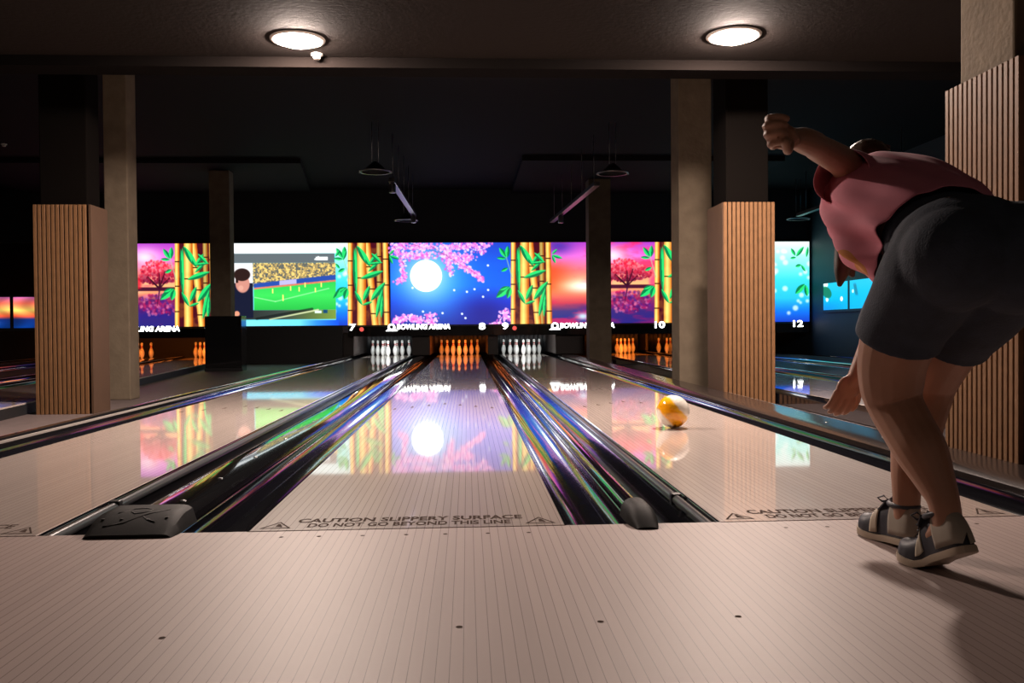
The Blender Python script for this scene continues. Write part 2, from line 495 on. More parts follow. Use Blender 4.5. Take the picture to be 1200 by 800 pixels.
rack(C7, {4}, 'white', 'rack left of the orange centre rack', 'pins left of the centre rack')
rack(C8, {4}, 'orange lit', 'rack of the centre lane', 'pins on the centre lane')
rack(C9, {4}, 'white', 'rack right of the orange centre rack', 'pins right of the centre rack')
rack(C10, {1, 3, 6, 7}, 'orange lit', 'rack right of the far grey pillar', 'pins beyond the far right column')
rack(C11, {2, 4, 5, 8, 9}, 'orange lit', 'rack touching the big right concrete pillar', 'pins left of the right concrete pillar')
rack(U6, {2, 5, 8, 9, 4}, 'orange lit', 'rack left of the black box', 'pins beside the black box', rot_pt)
rack(U5, {1, 3, 6, 0, 4}, 'orange lit', 'rack touching the left concrete pillar', 'pins beside the left concrete pillar', rot_pt)

# pit partitions, curtains and pin lights
def partition(x0, x1, lab, y0=17.0):
    bm = nbox(x0, x1, y0, 20.1, .046, .58, bev=.012)
    o = obj('pit_partition', bm, M['kick']); tag(o, lab, 'partition')
partition(C7+W2+GUT-.1, C8-W2-GUT+.1, 'dark partition between the white pins under 7 and the centre pins')
partition(C8+W2+GUT-.09, C9-W2-GUT+.09, 'dark partition between the centre pins and the white pins under 9')
partition(C7-W2-GUT-.55, C7-W2-GUT+.09, 'dark partition left of the white pins under the number 7')
partition(C9+W2+GUT-.09, C9+W2+GUT+.55, 'dark partition between the white pins under 9 and the far grey column')
partition(C10+W2+GUT, C11-W2-GUT, 'dark partition between the two orange racks on the right', 18.95)
partition(C11+W2+GUT, C12-W2-GUT, 'dark partition beside the number 12')
for cx, lab in ((C7, 'behind the white pins left of the centre lane'), (C8, 'behind the orange pins of the centre lane'), (C9, 'behind the white pins right of the centre lane'),
                (C10, 'behind the orange pins right of the far column'), (C11, 'behind the pins left of the right concrete pillar')):
    bm = bmesh.new(); n = 40
    top = []; bot = []
    for k in range(n+1):
        x = cx-.72+1.44*k/n; y = 19.62+.018*math.sin(k*1.9)
        bot.append(bm.verts.new((x, y, .03))); top.append(bm.verts.new((x, y, .70)))
    for k in range(n): bm.faces.new((bot[k], bot[k+1], top[k+1], top[k])).smooth = True
    o = obj('pit_curtain', bm, M['black']); tag(o, 'black curtain '+lab, 'curtain')
    sm = o.modifiers.new('solid', 'SOLIDIFY'); sm.thickness = .008
def pinlight(loc, col, power, rz=0, sx=1.1):
    l = bpy.data.lights.new('pin_light', 'AREA'); l.shape = 'RECTANGLE'; l.size = sx; l.size_y = .12
    l.color = col; l.energy = power; l.spread = math.radians(150)
    o = bpy.data.objects.new('pin_light', l); COL.objects.link(o); o.location = loc
    o.rotation_euler = (math.radians(52), 0, rz)
OR = (1, .21, .02)
pinlight((C7, 17.12, .66), (.95, 1, 1), 22); pinlight((C9, 17.12, .66), (.95, 1, 1), 20)
pinlight((C8, 17.12, .66), OR, 30); pinlight((C10, 17.12, .66), OR, 30); pinlight((C11, 17.12, .66), OR, 12)
pinlight(rot_pt(U6, 17.3)+Vector((0, 0, .66)), OR, 26, TH); pinlight(rot_pt(U5, 17.3)+Vector((0, 0, .66)), OR, 26, TH)

# ------------------------------------------------------------------ wall of screens: pictures painted into a dense grid
U0, U1, V0, V1, SS = 60., 960., 284., 380.5, 2
cw, ch = int((U1-U0)*SS)+1, int((V1-V0)*SS)+1
gu, gv = np.meshgrid(np.linspace(U0, U1, cw), np.linspace(V0, V1, ch))
img = np.zeros((ch, cw, 3))
def lin(c):
    c = np.array(c, float)/255.
    return c
def vnoise(scale, seed, oct=4, sx=1., sy=1.):
    out = np.zeros_like(gu); amp = 1.; tot = 0
    for o_ in range(oct):
        r = np.random.default_rng(seed+o_); G = r.random((64, 512))
        x = (gu-U0)/scale*sx; y = (gv-V0)/scale*sy
        x0 = np.floor(x).astype(int); y0 = np.floor(y).astype(int)
        fx = x-x0; fy = y-y0; fx = fx*fx*(3-2*fx); fy = fy*fy*(3-2*fy)
        g = lambda a, b: G[b % 64, a % 512]
        out += amp*((g(x0, y0)*(1-fx)+g(x0+1, y0)*fx)*(1-fy)+(g(x0, y0+1)*(1-fx)+g(x0+1, y0+1)*fx)*fy)
        tot += amp; amp *= .5; scale /= 2
    return out/tot
def blend(mask, col):
    global img
    mask = np.clip(mask, 0, 1)[..., None]
    img = img*(1-mask)+mask*np.array(col)
def smst(a, b, x):
    t = np.clip((x-a)/(b-a), 0, 1); return t*t*(3-2*t)
def rect(x0, x1, y0, y1, soft=.6):
    return smst(x0-soft, x0+soft, gu)*(1-smst(x1-soft, x1+soft, gu))*smst(y0-soft, y0+soft, gv)*(1-smst(y1-soft, y1+soft, gv))
def disc(x, y, r, soft=.8, asp=1.):
    return 1-smst(r-soft, r+soft, np.hypot(gu-x, (gv-y)*asp))
def dot(x, y, r, col, al=1., soft=.7, x0=-1e9, x1=1e9):
    x = float(x); y = float(y)
    a0 = max(0, int((x-r-2-U0)*SS)); a1 = min(cw, int((x+r+2-U0)*SS)+2); b0 = max(0, int((y-r-2-V0)*SS)); b1 = min(ch, int((y+r+2-V0)*SS)+2)
    if a1 <= a0 or b1 <= b0: return
    u = gu[b0:b1, a0:a1]; v = gv[b0:b1, a0:a1]
    m = (1-smst(r-soft, r+soft, np.hypot(u-x, v-y)))*al*((u >= x0) & (u <= x1))
    img[b0:b1, a0:a1] = img[b0:b1, a0:a1]*(1-m[..., None])+m[..., None]*np.array(col)
def line(p, q, w0, w1, soft=.6):
    px, py = p; qx, qy = q; dx, dy = qx-px, qy-py; L = dx*dx+dy*dy
    t = np.clip(((gu-px)*dx+(gv-py)*dy)/L, 0, 1)
    d = np.hypot(gu-px-t*dx, gv-py-t*dy); w = w0+(w1-w0)*t
    return 1-smst(w-soft, w+soft, d)
def leaf(p, q, w, shade=0):
    px, py = p; qx, qy = q; dx, dy = qx-px, qy-py; L = math.hypot(dx, dy)
    t = ((gu-px)*dx+(gv-py)*dy)/L**2; s = ((gu-px)*-dy+(gv-py)*dx)/L
    prof = w*np.sin(np.clip(t, 0, 1)*PI)**.8*np.where((t > 0) & (t < 1), 1, 0)
    m = 1-smst(-.5, .5, np.abs(s)-prof)
    m = m*((t > 0) & (t < 1))
    col = np.where((s > 0)[..., None], lin((10, 120, 70)), lin((40, 215, 110)))
    global img
    img = img*(1-m[..., None])+m[..., None]*col*(1-shade)
def grad(mask, stops, axis):
    """stops: (position, colour)"""
    global img
    a = gv if axis == 'v' else gu
    ps = [s[0] for s in stops]; cs = np.array([lin(s[1]) for s in stops])
    c = np.stack([np.interp(a, ps, cs[:, k]) for k in range(3)], -1)
    img = img*(1-mask[..., None])+mask[..., None]*c

def sunset(x0, x1):
    mk = rect(x0, x1, 280, 384, .4)
    grad(mk, [(284, (170, 60, 190)), (300, (235, 110, 215)), (318, (250, 120, 120)), (335, (255, 190, 120)), (345, (235, 120, 90)),
              (356, (200, 60, 80)), (366, (60, 50, 120)), (381, (25, 45, 130))], 'v')
    n1 = vnoise(26, 11, 5, .7, 1.6); n2 = vnoise(14, 31, 4, .6, 1.5)
    w = x0+.18*(x1-x0)
    blend(mk*smst(.52, .72, n1)*(gv < 345)*.75, lin((255, 40, 90)))
    blend(mk*(1-smst(x0, x0+40, gu))*smst(300, 318, gv)*(1-smst(335, 350, gv))*.85, lin((255, 75, 30)))
    blend(mk*np.exp(-((gu-x0-42)/22)**2-((gv-336)/7)**2)*1.0, lin((255, 250, 235)))
    blend(mk*np.exp(-((gu-x0-75)/16)**2-((gv-300)/10)**2)*.95, lin((255, 225, 250)))
    blend(mk*np.exp(-((gu-x0-12)/16)**2-((gv-288)/10)**2)*.9, lin((70, 50, 170)))
    blend(mk*smst(.48, .7, n2)*smst(348, 362, gv)*.8, lin((215, 30, 90)))
    blend(mk*smst(.56, .75, n1)*smst(352, 366, gv)*.8, lin((35, 40, 140)))
    blend(mk*np.exp(-((gu-x0-40)/7)**2-((gv-372)/4)**2)*.9, lin((190, 240, 255)))
    tx = x0+92                                                # red tree over the lake and its reflection
    r = np.random.default_rng(5)
    for k in range(520):
        a = r.random()*2*PI; q = math.sqrt(r.random())*(1+.12*math.sin(3*a+1))
        x = tx+math.cos(a)*q*26; y = 320+math.sin(a)*q*(15 if math.sin(a) < 0 else 11)
        lt = .5-.5*math.sin(a)*q+.25*r.random()
        dot(x, y, .7+1.1*r.random(), [lin((245, 70, 85))*lt+lin((120, 5, 45))*(1-lt), lin((255, 130, 140))*lt+lin((90, 5, 45))*(1-lt), lin((220, 30, 60))*lt+lin((70, 5, 40))*(1-lt)][k % 3], .8, .7, x0, x1)
    for dx, dy in ((-14, -16), (0, -20), (12, -14), (-8, -9), (7, -22)):
        blend(mk*line((tx, 336), (tx+dx, 338+dy), 1.1, .4)*.9, lin((45, 8, 30)))
    blend(mk*rect(tx-40, x1, 334.5, 339, .8)*.95, lin((60, 10, 40)))
    blend(mk*smst(340, 352, gv)*smst(x0+45, x0+75, gu)*.55, lin((50, 25, 110)))
    blend(mk*disc(tx-30, 331, 9, 3)*.8*(gv < 337), lin((210, 15, 45))); blend(mk*disc(tx+36, 332, 10, 3)*.8*(gv < 337), lin((235, 60, 120)))
    for k in range(300):
        a = r.random()*2*PI; q = math.sqrt(r.random())
        x = tx+math.cos(a)*q*28; y = 355+math.sin(a)*q*13
        dot(x, y, .8+1.3*r.random(), lin([(190, 25, 80), (120, 10, 80), (230, 120, 160), (60, 20, 100), (90, 40, 140)][k % 5]), .5, .8, x0, x1)
    blend(mk*line((tx, 339), (tx-3, 356), 1., .4)*.8, lin((50, 10, 60)))

def bamboo(x0):
    mk = rect(x0+3, x0+44, 280, 384, .5)
    blend(mk, lin((70, 12, 28)))
    n = vnoise(9, 77, 3)
    blend(mk*smst(.45, .7, n), lin((110, 50, 30)))
    def stalk(xa, xb, w, top=284, bot=384, nodes=(), dim=1.):
        t = (gv-284)/97.; c = xa+(xb-xa)*t; s = (gu-c)/w
        m = (1-smst(.88, 1.02, np.abs(s)))*(gv >= top)*(gv <= bot)
        sh = np.clip(1-.95*np.abs(s+.25)**1.3+.25*(n-.5), 0, 1)
        col = lin((255, 225, 120))*sh[..., None]+lin((190, 85, 15))*(1-sh[..., None])
        global img
        img = img*(1-m[..., None])+m[..., None]*col*dim
        for y in nodes: blend(m*(1-smst(.3, 1.1, np.abs(gv-y))), lin((60, 25, 10)))
    stalk(x0+38, x0+38, 3, nodes=(300, 330), dim=.75)
    stalk(x0+24, x0+33, 4.2, nodes=(312, 338, 367))
    stalk(x0+18, x0+17, 5.5, nodes=(325,))
    stalk(x0+4.5, x0+3.5, 2.9, nodes=(305, 333.5, 363))
    stalk(x0+45.5, x0+46.5, 3.3, nodes=(303, 333.5, 365.5))
    for p, q, w in (((12, 287), (28, 312), 3.6), ((14, 288), (22, 306), 2.6), ((11, 289), (10, 330), 2.0), ((9, 290), (11, 345), 2.6),
                    ((9, 340), (18, 357), 2.4), ((16, 326), (43, 317), 3.3), ((28, 352), (45, 330), 3.8), ((34, 372), (42, 338), 3.0),
                    ((19, 352), (27, 334), 3.), ((18, 357), (30, 353), 1.6), ((26, 310), (36, 296), 2.2), ((25, 318), (38, 306), 2.0),
                    ((29, 296), (41, 308), 2.2), ((40, 372), (42, 345), 2.2), ((24, 309), (42, 307), 1.7)):
        leaf((x0+p[0], p[1]), (x0+q[0], q[1]), w)
    for p, q, w in (((-4, 302), (-12, 290), 2.6), ((-3, 302), (-2, 288), 2.8), ((-4, 303), (-15, 302), 1.8), ((-2, 314), (-10, 318), 2.),
                    ((0, 336), (-16, 349), 4.2), ((1, 337), (-3, 350), 3.2), ((-2, 336), (-12, 340), 2.)):
        leaf((x0+p[0], p[1]), (x0+q[0], q[1]), w)
    blend(line((x0-4, 301), (x0+3, 326), .5, .6)*.8, lin((150, 190, 160)))
    for p, q, w in (((50, 298), (56, 292), 1.4), ((50, 299), (62, 303), 1.8), ((50, 299), (54, 309), 1.6)):
        leaf((x0+p[0], p[1]), (x0+q[0], q[1]), w)

def cyan(x0, x1):
    mk = rect(x0, x1, 280, 384, .4)
    grad(mk, [(284, (235, 255, 250)), (305, (150, 245, 235)), (330, (60, 215, 225)), (352, (40, 190, 235)), (366, (20, 120, 235)), (381, (25, 60, 190))], 'v')
    r = np.random.default_rng(21)
    for k in range(int((x1-x0)/2.6)):
        x = x0+r.random()*(x1-x0); y = 295+r.random()*75
        dot(x, y, 1.5+2.2*r.random(), lin((245, 255, 255)), .7, 1.6, x0, x1)

def blossoms(path, n, spread, seed, dim=1.):
    r = np.random.default_rng(seed)
    seg = [(path[i], path[i+1]) for i in range(len(path)-1)]
    L = np.array([math.hypot(b[0]-a[0], b[1]-a[1]) for a, b in seg]); pr = L/L.sum()
    for k in range(n):
        a, b = seg[r.choice(len(seg), p=pr)]; t = r.random()
        x = a[0]+(b[0]-a[0])*t+r.normal()*spread*.6; y = a[1]+(b[1]-a[1])*t+r.normal()*spread*.6
        c = [(255, 150, 225), (250, 190, 240), (215, 90, 200), (255, 215, 250), (235, 120, 215)][r.integers(5)]
        dot(x, y, .7+1.0*r.random(), lin(c), .85*dim, .7)

def moon(x0, x1):
    mk = rect(x0, x1, 280, 384, .4)
    grad(mk, [(284, (35, 65, 195)), (310, (30, 90, 225)), (335, (20, 95, 230)), (355, (25, 55, 205)), (381, (30, 35, 140))], 'v')
    d = np.hypot(gu-505, gv-326)
    blend(mk*np.exp(-(d/42)**2)*.85, lin((60, 185, 250)))
    blend(mk*np.exp(-((gu-567)/28)**2-((gv-365)/18)**2)*.6, lin((30, 20, 115)))
    blend(mk*np.exp(-(np.hypot(gu-499, gv-323)/25)**2)*.75, lin((215, 240, 255)))
    blossoms([(458, 287), (480, 288), (508, 289)], 190, 4.2, 41); blossoms([(460, 292), (474, 300), (508, 299)], 190, 4, 42)
    blossoms([(470, 302), (472, 316), (473, 326), (464, 330)], 100, 3, 43)
    blossoms([(514, 290), (540, 288), (575, 286)], 200, 4, 44); blossoms([(520, 298), (538, 305), (552, 300)], 260, 5.2, 45)
    blossoms([(524, 306), (530, 322)], 60, 3.4, 46); blossoms([(540, 310), (552, 318), (566, 328)], 170, 3, 47)
    blossoms([(558, 290), (566, 295)], 30, 3, 48)
    blossoms([(461, 377), (474, 371), (488, 374), (510, 378)], 240, 4, 49); blossoms([(500, 370), (510, 369)], 30, 2, 50)
    blossoms([(585, 372), (594, 367), (597, 378)], 70, 4, 51); blossoms([(575, 380), (590, 379)], 30, 2, 52)
    for p, q in (((478, 284), (528, 300)), ((505, 288), (560, 322)), ((462, 288), (474, 312))):
        blend(line(p, q, .5, .3)*.45, lin((110, 80, 130)))
    m_ = disc(499, 323, 18.3, 1.)
    blend(m_, (1.75, 1.75, 1.70))
    for x, y in ((572, 311), (532, 340), (547, 342), (556, 339), (572, 340), (566, 348), (495, 365), (518, 367), (541, 368), (545, 373), (483, 337)):
        blend(disc(x, y, 1.3, .6), lin((235, 245, 255)))

def football():
    blend(rect(266, 393, 284, 382, .5), lin((110, 225, 240)))
    grad(rect(262, 396, 284, 296, .4), [(262, (255, 255, 255)), (396, (225, 255, 255))], 'u')
    blend(rect(262, 392, 296, 307, .4), lin((95, 105, 110)))
    blend(rect(370, 384, 300, 304, .5), lin((250, 255, 255))); blend(line((369, 303), (373, 300), .8, .8), lin((250, 255, 255)))
    n = vnoise(1.7, 91, 2)                                      # stands full of people
    cr = rect(296, 393, 307, 335, .4)
    img_c = np.where((n > .62)[..., None], lin((235, 205, 120)), np.where((n > .42)[..., None], lin((175, 150, 95)), lin((95, 100, 95))))
    global img
    img = img*(1-cr[..., None])+cr[..., None]*img_c
    tilt = (gu-297)/96.
    b0 = 331-10*tilt; b1 = 336-9*tilt
    bd = rect(297, 393, 300, 345, .4)*smst(-.6, .6, gv-b0)*(1-smst(-.6, .6, gv-b1)); blend(bd, lin((40, 75, 165)))
    blend(bd*rect(327, 347, 320, 340)*.9, lin((200, 190, 235)))
    b2 = rect(297, 393, 300, 345, .4)*smst(-.6, .6, gv-b1)*(1-smst(-.6, .6, gv-b1-2)); blend(b2, lin((220, 120, 90)))
    fd = rect(297, 393, 310, 362, .4)*smst(-.6, .6, gv-b1-2)
    grad(fd, [(320, (40, 190, 80)), (345, (60, 220, 90)), (362, (40, 185, 70))], 'v')
    blend(fd*line((298, 347), (322, 352), .5, .5)*.7, lin((190, 245, 190))); blend(fd*line((322, 352), (385, 337), .5, .5)*.7, lin((190, 245, 190)))
    for x, y in ((319, 340), (331, 347), (340, 337), (350, 338), (357, 333), (369, 339), (376, 333), (331, 349)):
        blend(rect(x-.7, x+.7, y-3, y+2.5, .4), lin((250, 235, 120)))
    grad(rect(272, 393, 362, 373, .4), [(284, (40, 45, 45)), (330, (60, 70, 65)), (393, (120, 150, 60))], 'u')
    blend(line((315, 373), (372, 362), .6, 1.), lin((200, 210, 160))); blend(line((300, 372), (365, 361), 1.5, 1.5)*.6, lin((15, 20, 20)))
    blend(rect(368, 376, 363, 366), lin((220, 240, 230))); blend(rect(378, 383, 362, 366), lin((20, 70, 110)))
    # presenter inset
    blend(rect(262, 296, 307, 363, .4), lin((235, 230, 232)))
    blend(disc(284, 350, 17, 1.2, .62)*(gv > 330)*rect(262, 296, 307, 371, .3), lin((22, 26, 48)))
    blend(rect(264, 296, 346, 371, .5), lin((22, 26, 48)))
    blend(disc(284, 331, 8.2, .8, .78), lin((205, 140, 125))); blend(disc(282, 336, 3, 1.)*.5, lin((235, 180, 160)))
    blend(disc(283.5, 320.5, 9.6, .8, 1.3), lin((45, 28, 26))); blend(rect(276, 279, 318, 330), lin((45, 28, 26)))
    blend(disc(277, 366, 3.2, .8), lin((225, 150, 120))); blend(disc(273, 368, 2.4, .8), lin((230, 165, 140)))
    grad(rect(262, 396, 374, 382, .4), [(284, (130, 225, 250)), (350, (110, 220, 245)), (370, (50, 140, 245)), (396, (20, 80, 220))], 'u')

cyan(250, 411); football()
sunset(95, 208); sunset(643, 770); moon(457, 599); cyan(812, 950)
for x0 in (406, 597.5, 204, 766): bamboo(x0)
for x in (392, 905): pass
for p, q, w in (((932, 301), (927, 292), 1.8), ((933, 302), (942, 290), 2.2), ((933, 303), (926, 304), 1.4), ((939, 312), (932, 314), 1.8), ((939, 312), (944, 320), 1.4),
                ((943, 335), (932, 347), 3.4), ((944, 336), (946, 350), 2.6), ((945, 303), (947, 290), 1.5),
                ((393, 300), (398, 292), 1.6), ((402, 304), (406, 292), 2.), ((398, 314), (393, 308), 1.5), ((398, 338), (393, 347), 2.6)):
    leaf(p, q, w)
img_lin = np.where(img <= .04045, img/12.92, ((np.clip(img, 0, 9)+.055)/1.055)**2.4)
XU = np.array([60, 162, 242, 272, 409, 560, 645, 788, 907, 947, 962]); XX = np.array([-9.18, -7.17, -5.68, -5.09, -2.468, .455, 2.118, 4.963, 7.37, 8.178, 8.48])
def pix2x(u): return np.interp(u, XU, XX)
ZB, ZT = .755, 2.625

pm, pnt, pb = nmat('screen_picture')
at = pnt.nodes.new('ShaderNodeAttribute'); at.attribute_name = 'picture'; at.attribute_type = 'GEOMETRY'
pb.inputs['Base Color'].default_value = (.01, .01, .01, 1); pb.inputs['Roughness'].default_value = .35
pnt.links.new(at.outputs['Color'], pb.inputs['Emission Color']); pb.inputs['Emission Strength'].default_value = 1.35

def picture_mesh(name, pos, cols, nx, ny):
    """pos (ny,nx,3), cols (ny,nx,3)"""
    me = bpy.data.meshes.new(name)
    me.vertices.add(nx*ny); me.vertices.foreach_set('co', pos.reshape(-1).astype(np.float32))
    idx = np.arange(nx*ny).reshape(ny, nx)
    q = np.stack([idx[:-1, :-1], idx[1:, :-1], idx[1:, 1:], idx[:-1, 1:]], -1).reshape(-1)
    nf = (nx-1)*(ny-1)
    me.loops.add(nf*4); me.loops.foreach_set('vertex_index', q.astype(np.int32))
    me.polygons.add(nf); me.polygons.foreach_set('loop_start', np.arange(0, nf*4, 4, dtype=np.int32))
    me.update(calc_edges=True)
    ca = me.color_attributes.new('picture', 'FLOAT_COLOR', 'POINT')
    c4 = np.ones((nx*ny, 4), np.float32); c4[:, :3] = cols.reshape(-1, 3)
    ca.data.foreach_set('color', c4.reshape(-1)); me.validate()
    me.materials.append(pm)
    return me

xs_all = pix2x(np.linspace(U0, U1, cw))
def logo(parent, x, z, s):
    bm = bmesh.new(); n = 24
    o_ = [(x+s*math.cos(2*PI*k/n), z+s*math.sin(2*PI*k/n)) for k in range(n)]
    i_ = [(x+s*.5*math.cos(2*PI*k/n), z+s*.1+s*.5*math.sin(2*PI*k/n)) for k in range(n)]
    vo = [bm.verts.new((p[0], 0, p[1])) for p in o_]; vi = [bm.verts.new((p[0], 0, p[1])) for p in i_]
    for k in range(n): bm.faces.new((vo[k], vo[(k+1) % n], vi[(k+1) % n], vi[k]))
    poly(bm, [(x-s*1.6, -.001, z-s*1.0), (x+s*1.6, -.001, z-s*1.0), (x+s*.9, -.001, z-s*.45), (x-s*.9, -.001, z-s*.45)])
    return obj('logo', bm, M['sign'], parent, (0, 16.765, 0))
def screen_unit(xa, xb, label, nums=(), word=None, led=None, panel_bottom=.50):
    t = thing('scoring_screen', label, 'screen', ((xa+xb)/2, 16.86, 0)); ox = (xa+xb)/2
    def loc(o): o.location = Vector(o.location)-Vector((ox, 16.86, 0)); return o
    loc(obj('casing', nbox(xa+.001, xb-.001, 16.80, 16.86, ZB-.03, 2.665), M['black'], t))
    sel = np.where((xs_all >= xa) & (xs_all <= xb))[0]; sel = np.append(sel, sel[-1]+1) if sel[-1]+1 < cw else sel
    nx = len(sel); X = xs_all[sel]; Z = np.linspace(ZT, ZB, ch)
    pos = np.zeros((ch, nx, 3)); pos[..., 0] = X[None, :]; pos[..., 1] = 16.795; pos[..., 2] = Z[:, None]
    loc(obj('picture', picture_mesh('picture', pos, img_lin[:, sel], nx, ch), None, t))
    lp = loc(obj('lower_panel', nbox(xa+(.001 if panel_bottom > 0 else .16), xb-(.001 if panel_bottom > 0 else .13), 16.79, 16.86, panel_bottom, ZB-.032, bev=.004, seg=1), M['blackgloss'] if panel_bottom > 0 else M['black'], t))
    d = Vector((ox, 16.86, 0))
    for s, x in nums:
        text_mesh('lane_number', s, .205, M['sign'], lp, Vector((x, 16.782, .60))-Vector((0, 0, 0)), (PI/2, 0, 0), bold=.006, width=.15 if len(s) == 1 else .24)
    if word:
        wd, x0, x1 = word
        text_mesh('lettering', wd, .155, M['sign'], lp, ((x0+x1)/2, 16.782, .627), (PI/2, 0, 0), bold=.007, width=x1-x0, shear=.12)
    if led:
        bm = bmesh.new(); lathe(bm, [(.05, 0), (.046, .02), (.02, .03), (0, .032)], 16)
        obj('indicator_light', bm, M['redled'], lp, (led, 16.785, .66), (PI/2, 0, 0))
    return t, lp
tL, pL = screen_unit(-9.0, -5.33, 'left screen showing a red tree at sunset, between pillar and dark column', word=('BOWLING ARENA', -7.62, -6.27))
tS, pS = screen_unit(-5.33, -2.50, 'screen showing a football match with a presenter inset', panel_bottom=FZ+.002)
tA, pA = screen_unit(-2.50, .80, 'screen with the big full moon and cherry blossom over the centre lane', nums=[('7', -2.41), ('8', .545)],
                     word=('BOWLING ARENA', -1.41, -.19), led=-2.20)
tB, pB = screen_unit(.80, 4.86, 'screen with a sunset lake, crossed by the far grey column', nums=[('9', 1.075), ('10', 4.64)],
                     word=('BOWLING ARENA', 2.33, 3.60), led=1.29)
tC, pC = screen_unit(4.86, 8.20, 'pale cyan screen on the right above the number 12', nums=[('11', 5.15), ('12', 7.91)], word=('BOWLING ARENA', 5.9, 7.1))
for p in (pA, pB): pass
logo(pA, -1.52, .70, .085); logo(pB, 2.22, .70, .085); logo(pL, -7.75, .70, .085)

# wall screens at the far left and on the right wall
def wall_screen(label, loc, rz, w, h, kind):
    t = thing('wall_screen', label, 'screen', loc, (0, 0, rz))
    obj('frame', nbox(-w/2-.06, w/2+.06, 0, .05, -.06, h+.05, bev=.008), M['black'], t)
    nx, ny = 120, 50
    for k in range(2):
        x0 = -w/2 if k == 0 else w*(.04 if kind == 'cyan' else .25); x1 = w*(-.0 if kind == 'cyan' else .21) if k == 0 else w/2
        X, Z = np.meshgrid(np.linspace(x0, x1, nx), np.linspace(h, 0, ny))
        pos = np.stack([X, np.full_like(X, -.004), Z], -1)
        u = (X+w/2)/w; v = 1-Z/h
        if kind == 'cyan':
            c = np.stack([.0+.10*np.exp(-((v-.1)/.25)**2), .72-.06*v, .88+.0*v], -1)
            c = c*(1-.25*smst(.4, 1, 1-u)[..., None]*smst(.5, 1, v)[..., None])+np.array([0, .05, .35])*(smst(.5, 1, v)*smst(.6, 1, 1-u))[..., None]*.6
            for (cx, cy, r, col) in ((.38, .62, .055, (1, .92, 1)), (.08, .6, .06, (.9, 1, 1)), (.60, .38, .04, (.8, .95, 1)), (.05, .02, .1, (.95, 1, 1))):
                m = 1-smst(r*.7, r*1.2, np.hypot((u-cx)*1.9, (v-cy)*.6))
                c = c*(1-m[..., None])+m[..., None]*np.array(col)
            m = (1-smst(.8, 1.1, np.hypot((u-.07)/.11, (v-.28-.8*(u-.0))/.22)))*.95
            c = c*(1-m[..., None])+m[..., None]*np.array((.03, .40, .20))
            m = (1-smst(.6, 1.2, np.abs(u-.62-.10*v)/.03))*smst(.05, .2, v)*(1-smst(.45, .6, v))*.6
            c = c*(1-m[..., None])+m[..., None]*np.array((.10, .30, .38))
        else:
            nz = np.sin(u*17+np.sin(v*6)*2)*.5+.5
            c = np.zeros(X.shape+(3,))
            for j in range(3):
                c[..., j] = np.interp(v, [0, .2, .42, .62, .72, 1], [[.75, 1, 1, 1, .06, .02][j*0+q] if j == 0 else ([.38, .45, .85, .35, .16, .20][q] if j == 1 else [.62, .35, .40, .22, .42, .50][q]) for q in range(6)])
            c *= (.75+.35*nz)[..., None]
            m = np.exp(-((u-.25)/.22)**2-((v-.42)/.1)**2)*.8; c = c*(1-m[..., None])+m[..., None]*np.array((1, .93, .6))
            m = np.exp(-((u-.50)/.06)**2-((v-.84)/.06)**2)*.95; c = c*(1-m[..., None])+m[..., None]*np.array((.7, .95, 1))
        c = np.where(c <= .04045, c/12.92, ((c+.055)/1.055)**2.4)
        obj('panel', picture_mesh('panel', pos, c, nx, ny), None, t)
    return t
wall_screen('two panel cyan screen on the navy side wall beside the bowler', (8.20, 14.75, 1.005), -PI/2, 2.45, .59, 'cyan')
wall_screen('two panel sunset screen at the far left, left of the slatted pillar', (-9.15, 14.5, .745), TH, 1.62, .61, 'sun')

# ------------------------------------------------------------------ pillars
def pillar(name, x0, x1, y0, y1, z0, z1, m, label):
    bm = nbox(x0, x1, y0, y1, z0, z1, bev=.012, seg=2)
    o = obj(name, bm, m); tag(o, label, 'pillar'); return o
pillar('concrete_pillar', -3.86, -3.60, 7.0, 7.28, FZ, 3.85, M['concrete'], 'bare concrete pillar behind the left slatted cladding')
pillar('concrete_pillar', 2.80, 3.21, 7.5, 7.9, FZ, 3.85, M['concrete'], 'bare concrete pillar between the ball and the right slatted cladding')
pillar('concrete_pillar', 2.75, 3.215, 14.9, 15.35, FZ, 3.76, M['concrete'], 'slim grey pillar far back, in front of the sunset lake screen')
pillar('concrete_pillar', -4.76, -4.37, 14.0, 14.3, FZ, 3.76, M['concrete'], 'dim pillar rising from the black box, left of the football screen')
pillar('concrete_pillar', 2.765, 3.20, 1.02, 1.46, FZ, 2.95, M['concrete'], 'concrete pillar at top right above the big slatted cladding')
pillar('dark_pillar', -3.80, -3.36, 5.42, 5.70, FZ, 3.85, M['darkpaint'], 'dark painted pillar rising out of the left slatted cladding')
pillar('dark_pillar', 2.775, 3.20, 5.50, 5.95, FZ, 3.85, M['darkpaint'], 'dark painted pillar rising out of the middle slatted cladding')

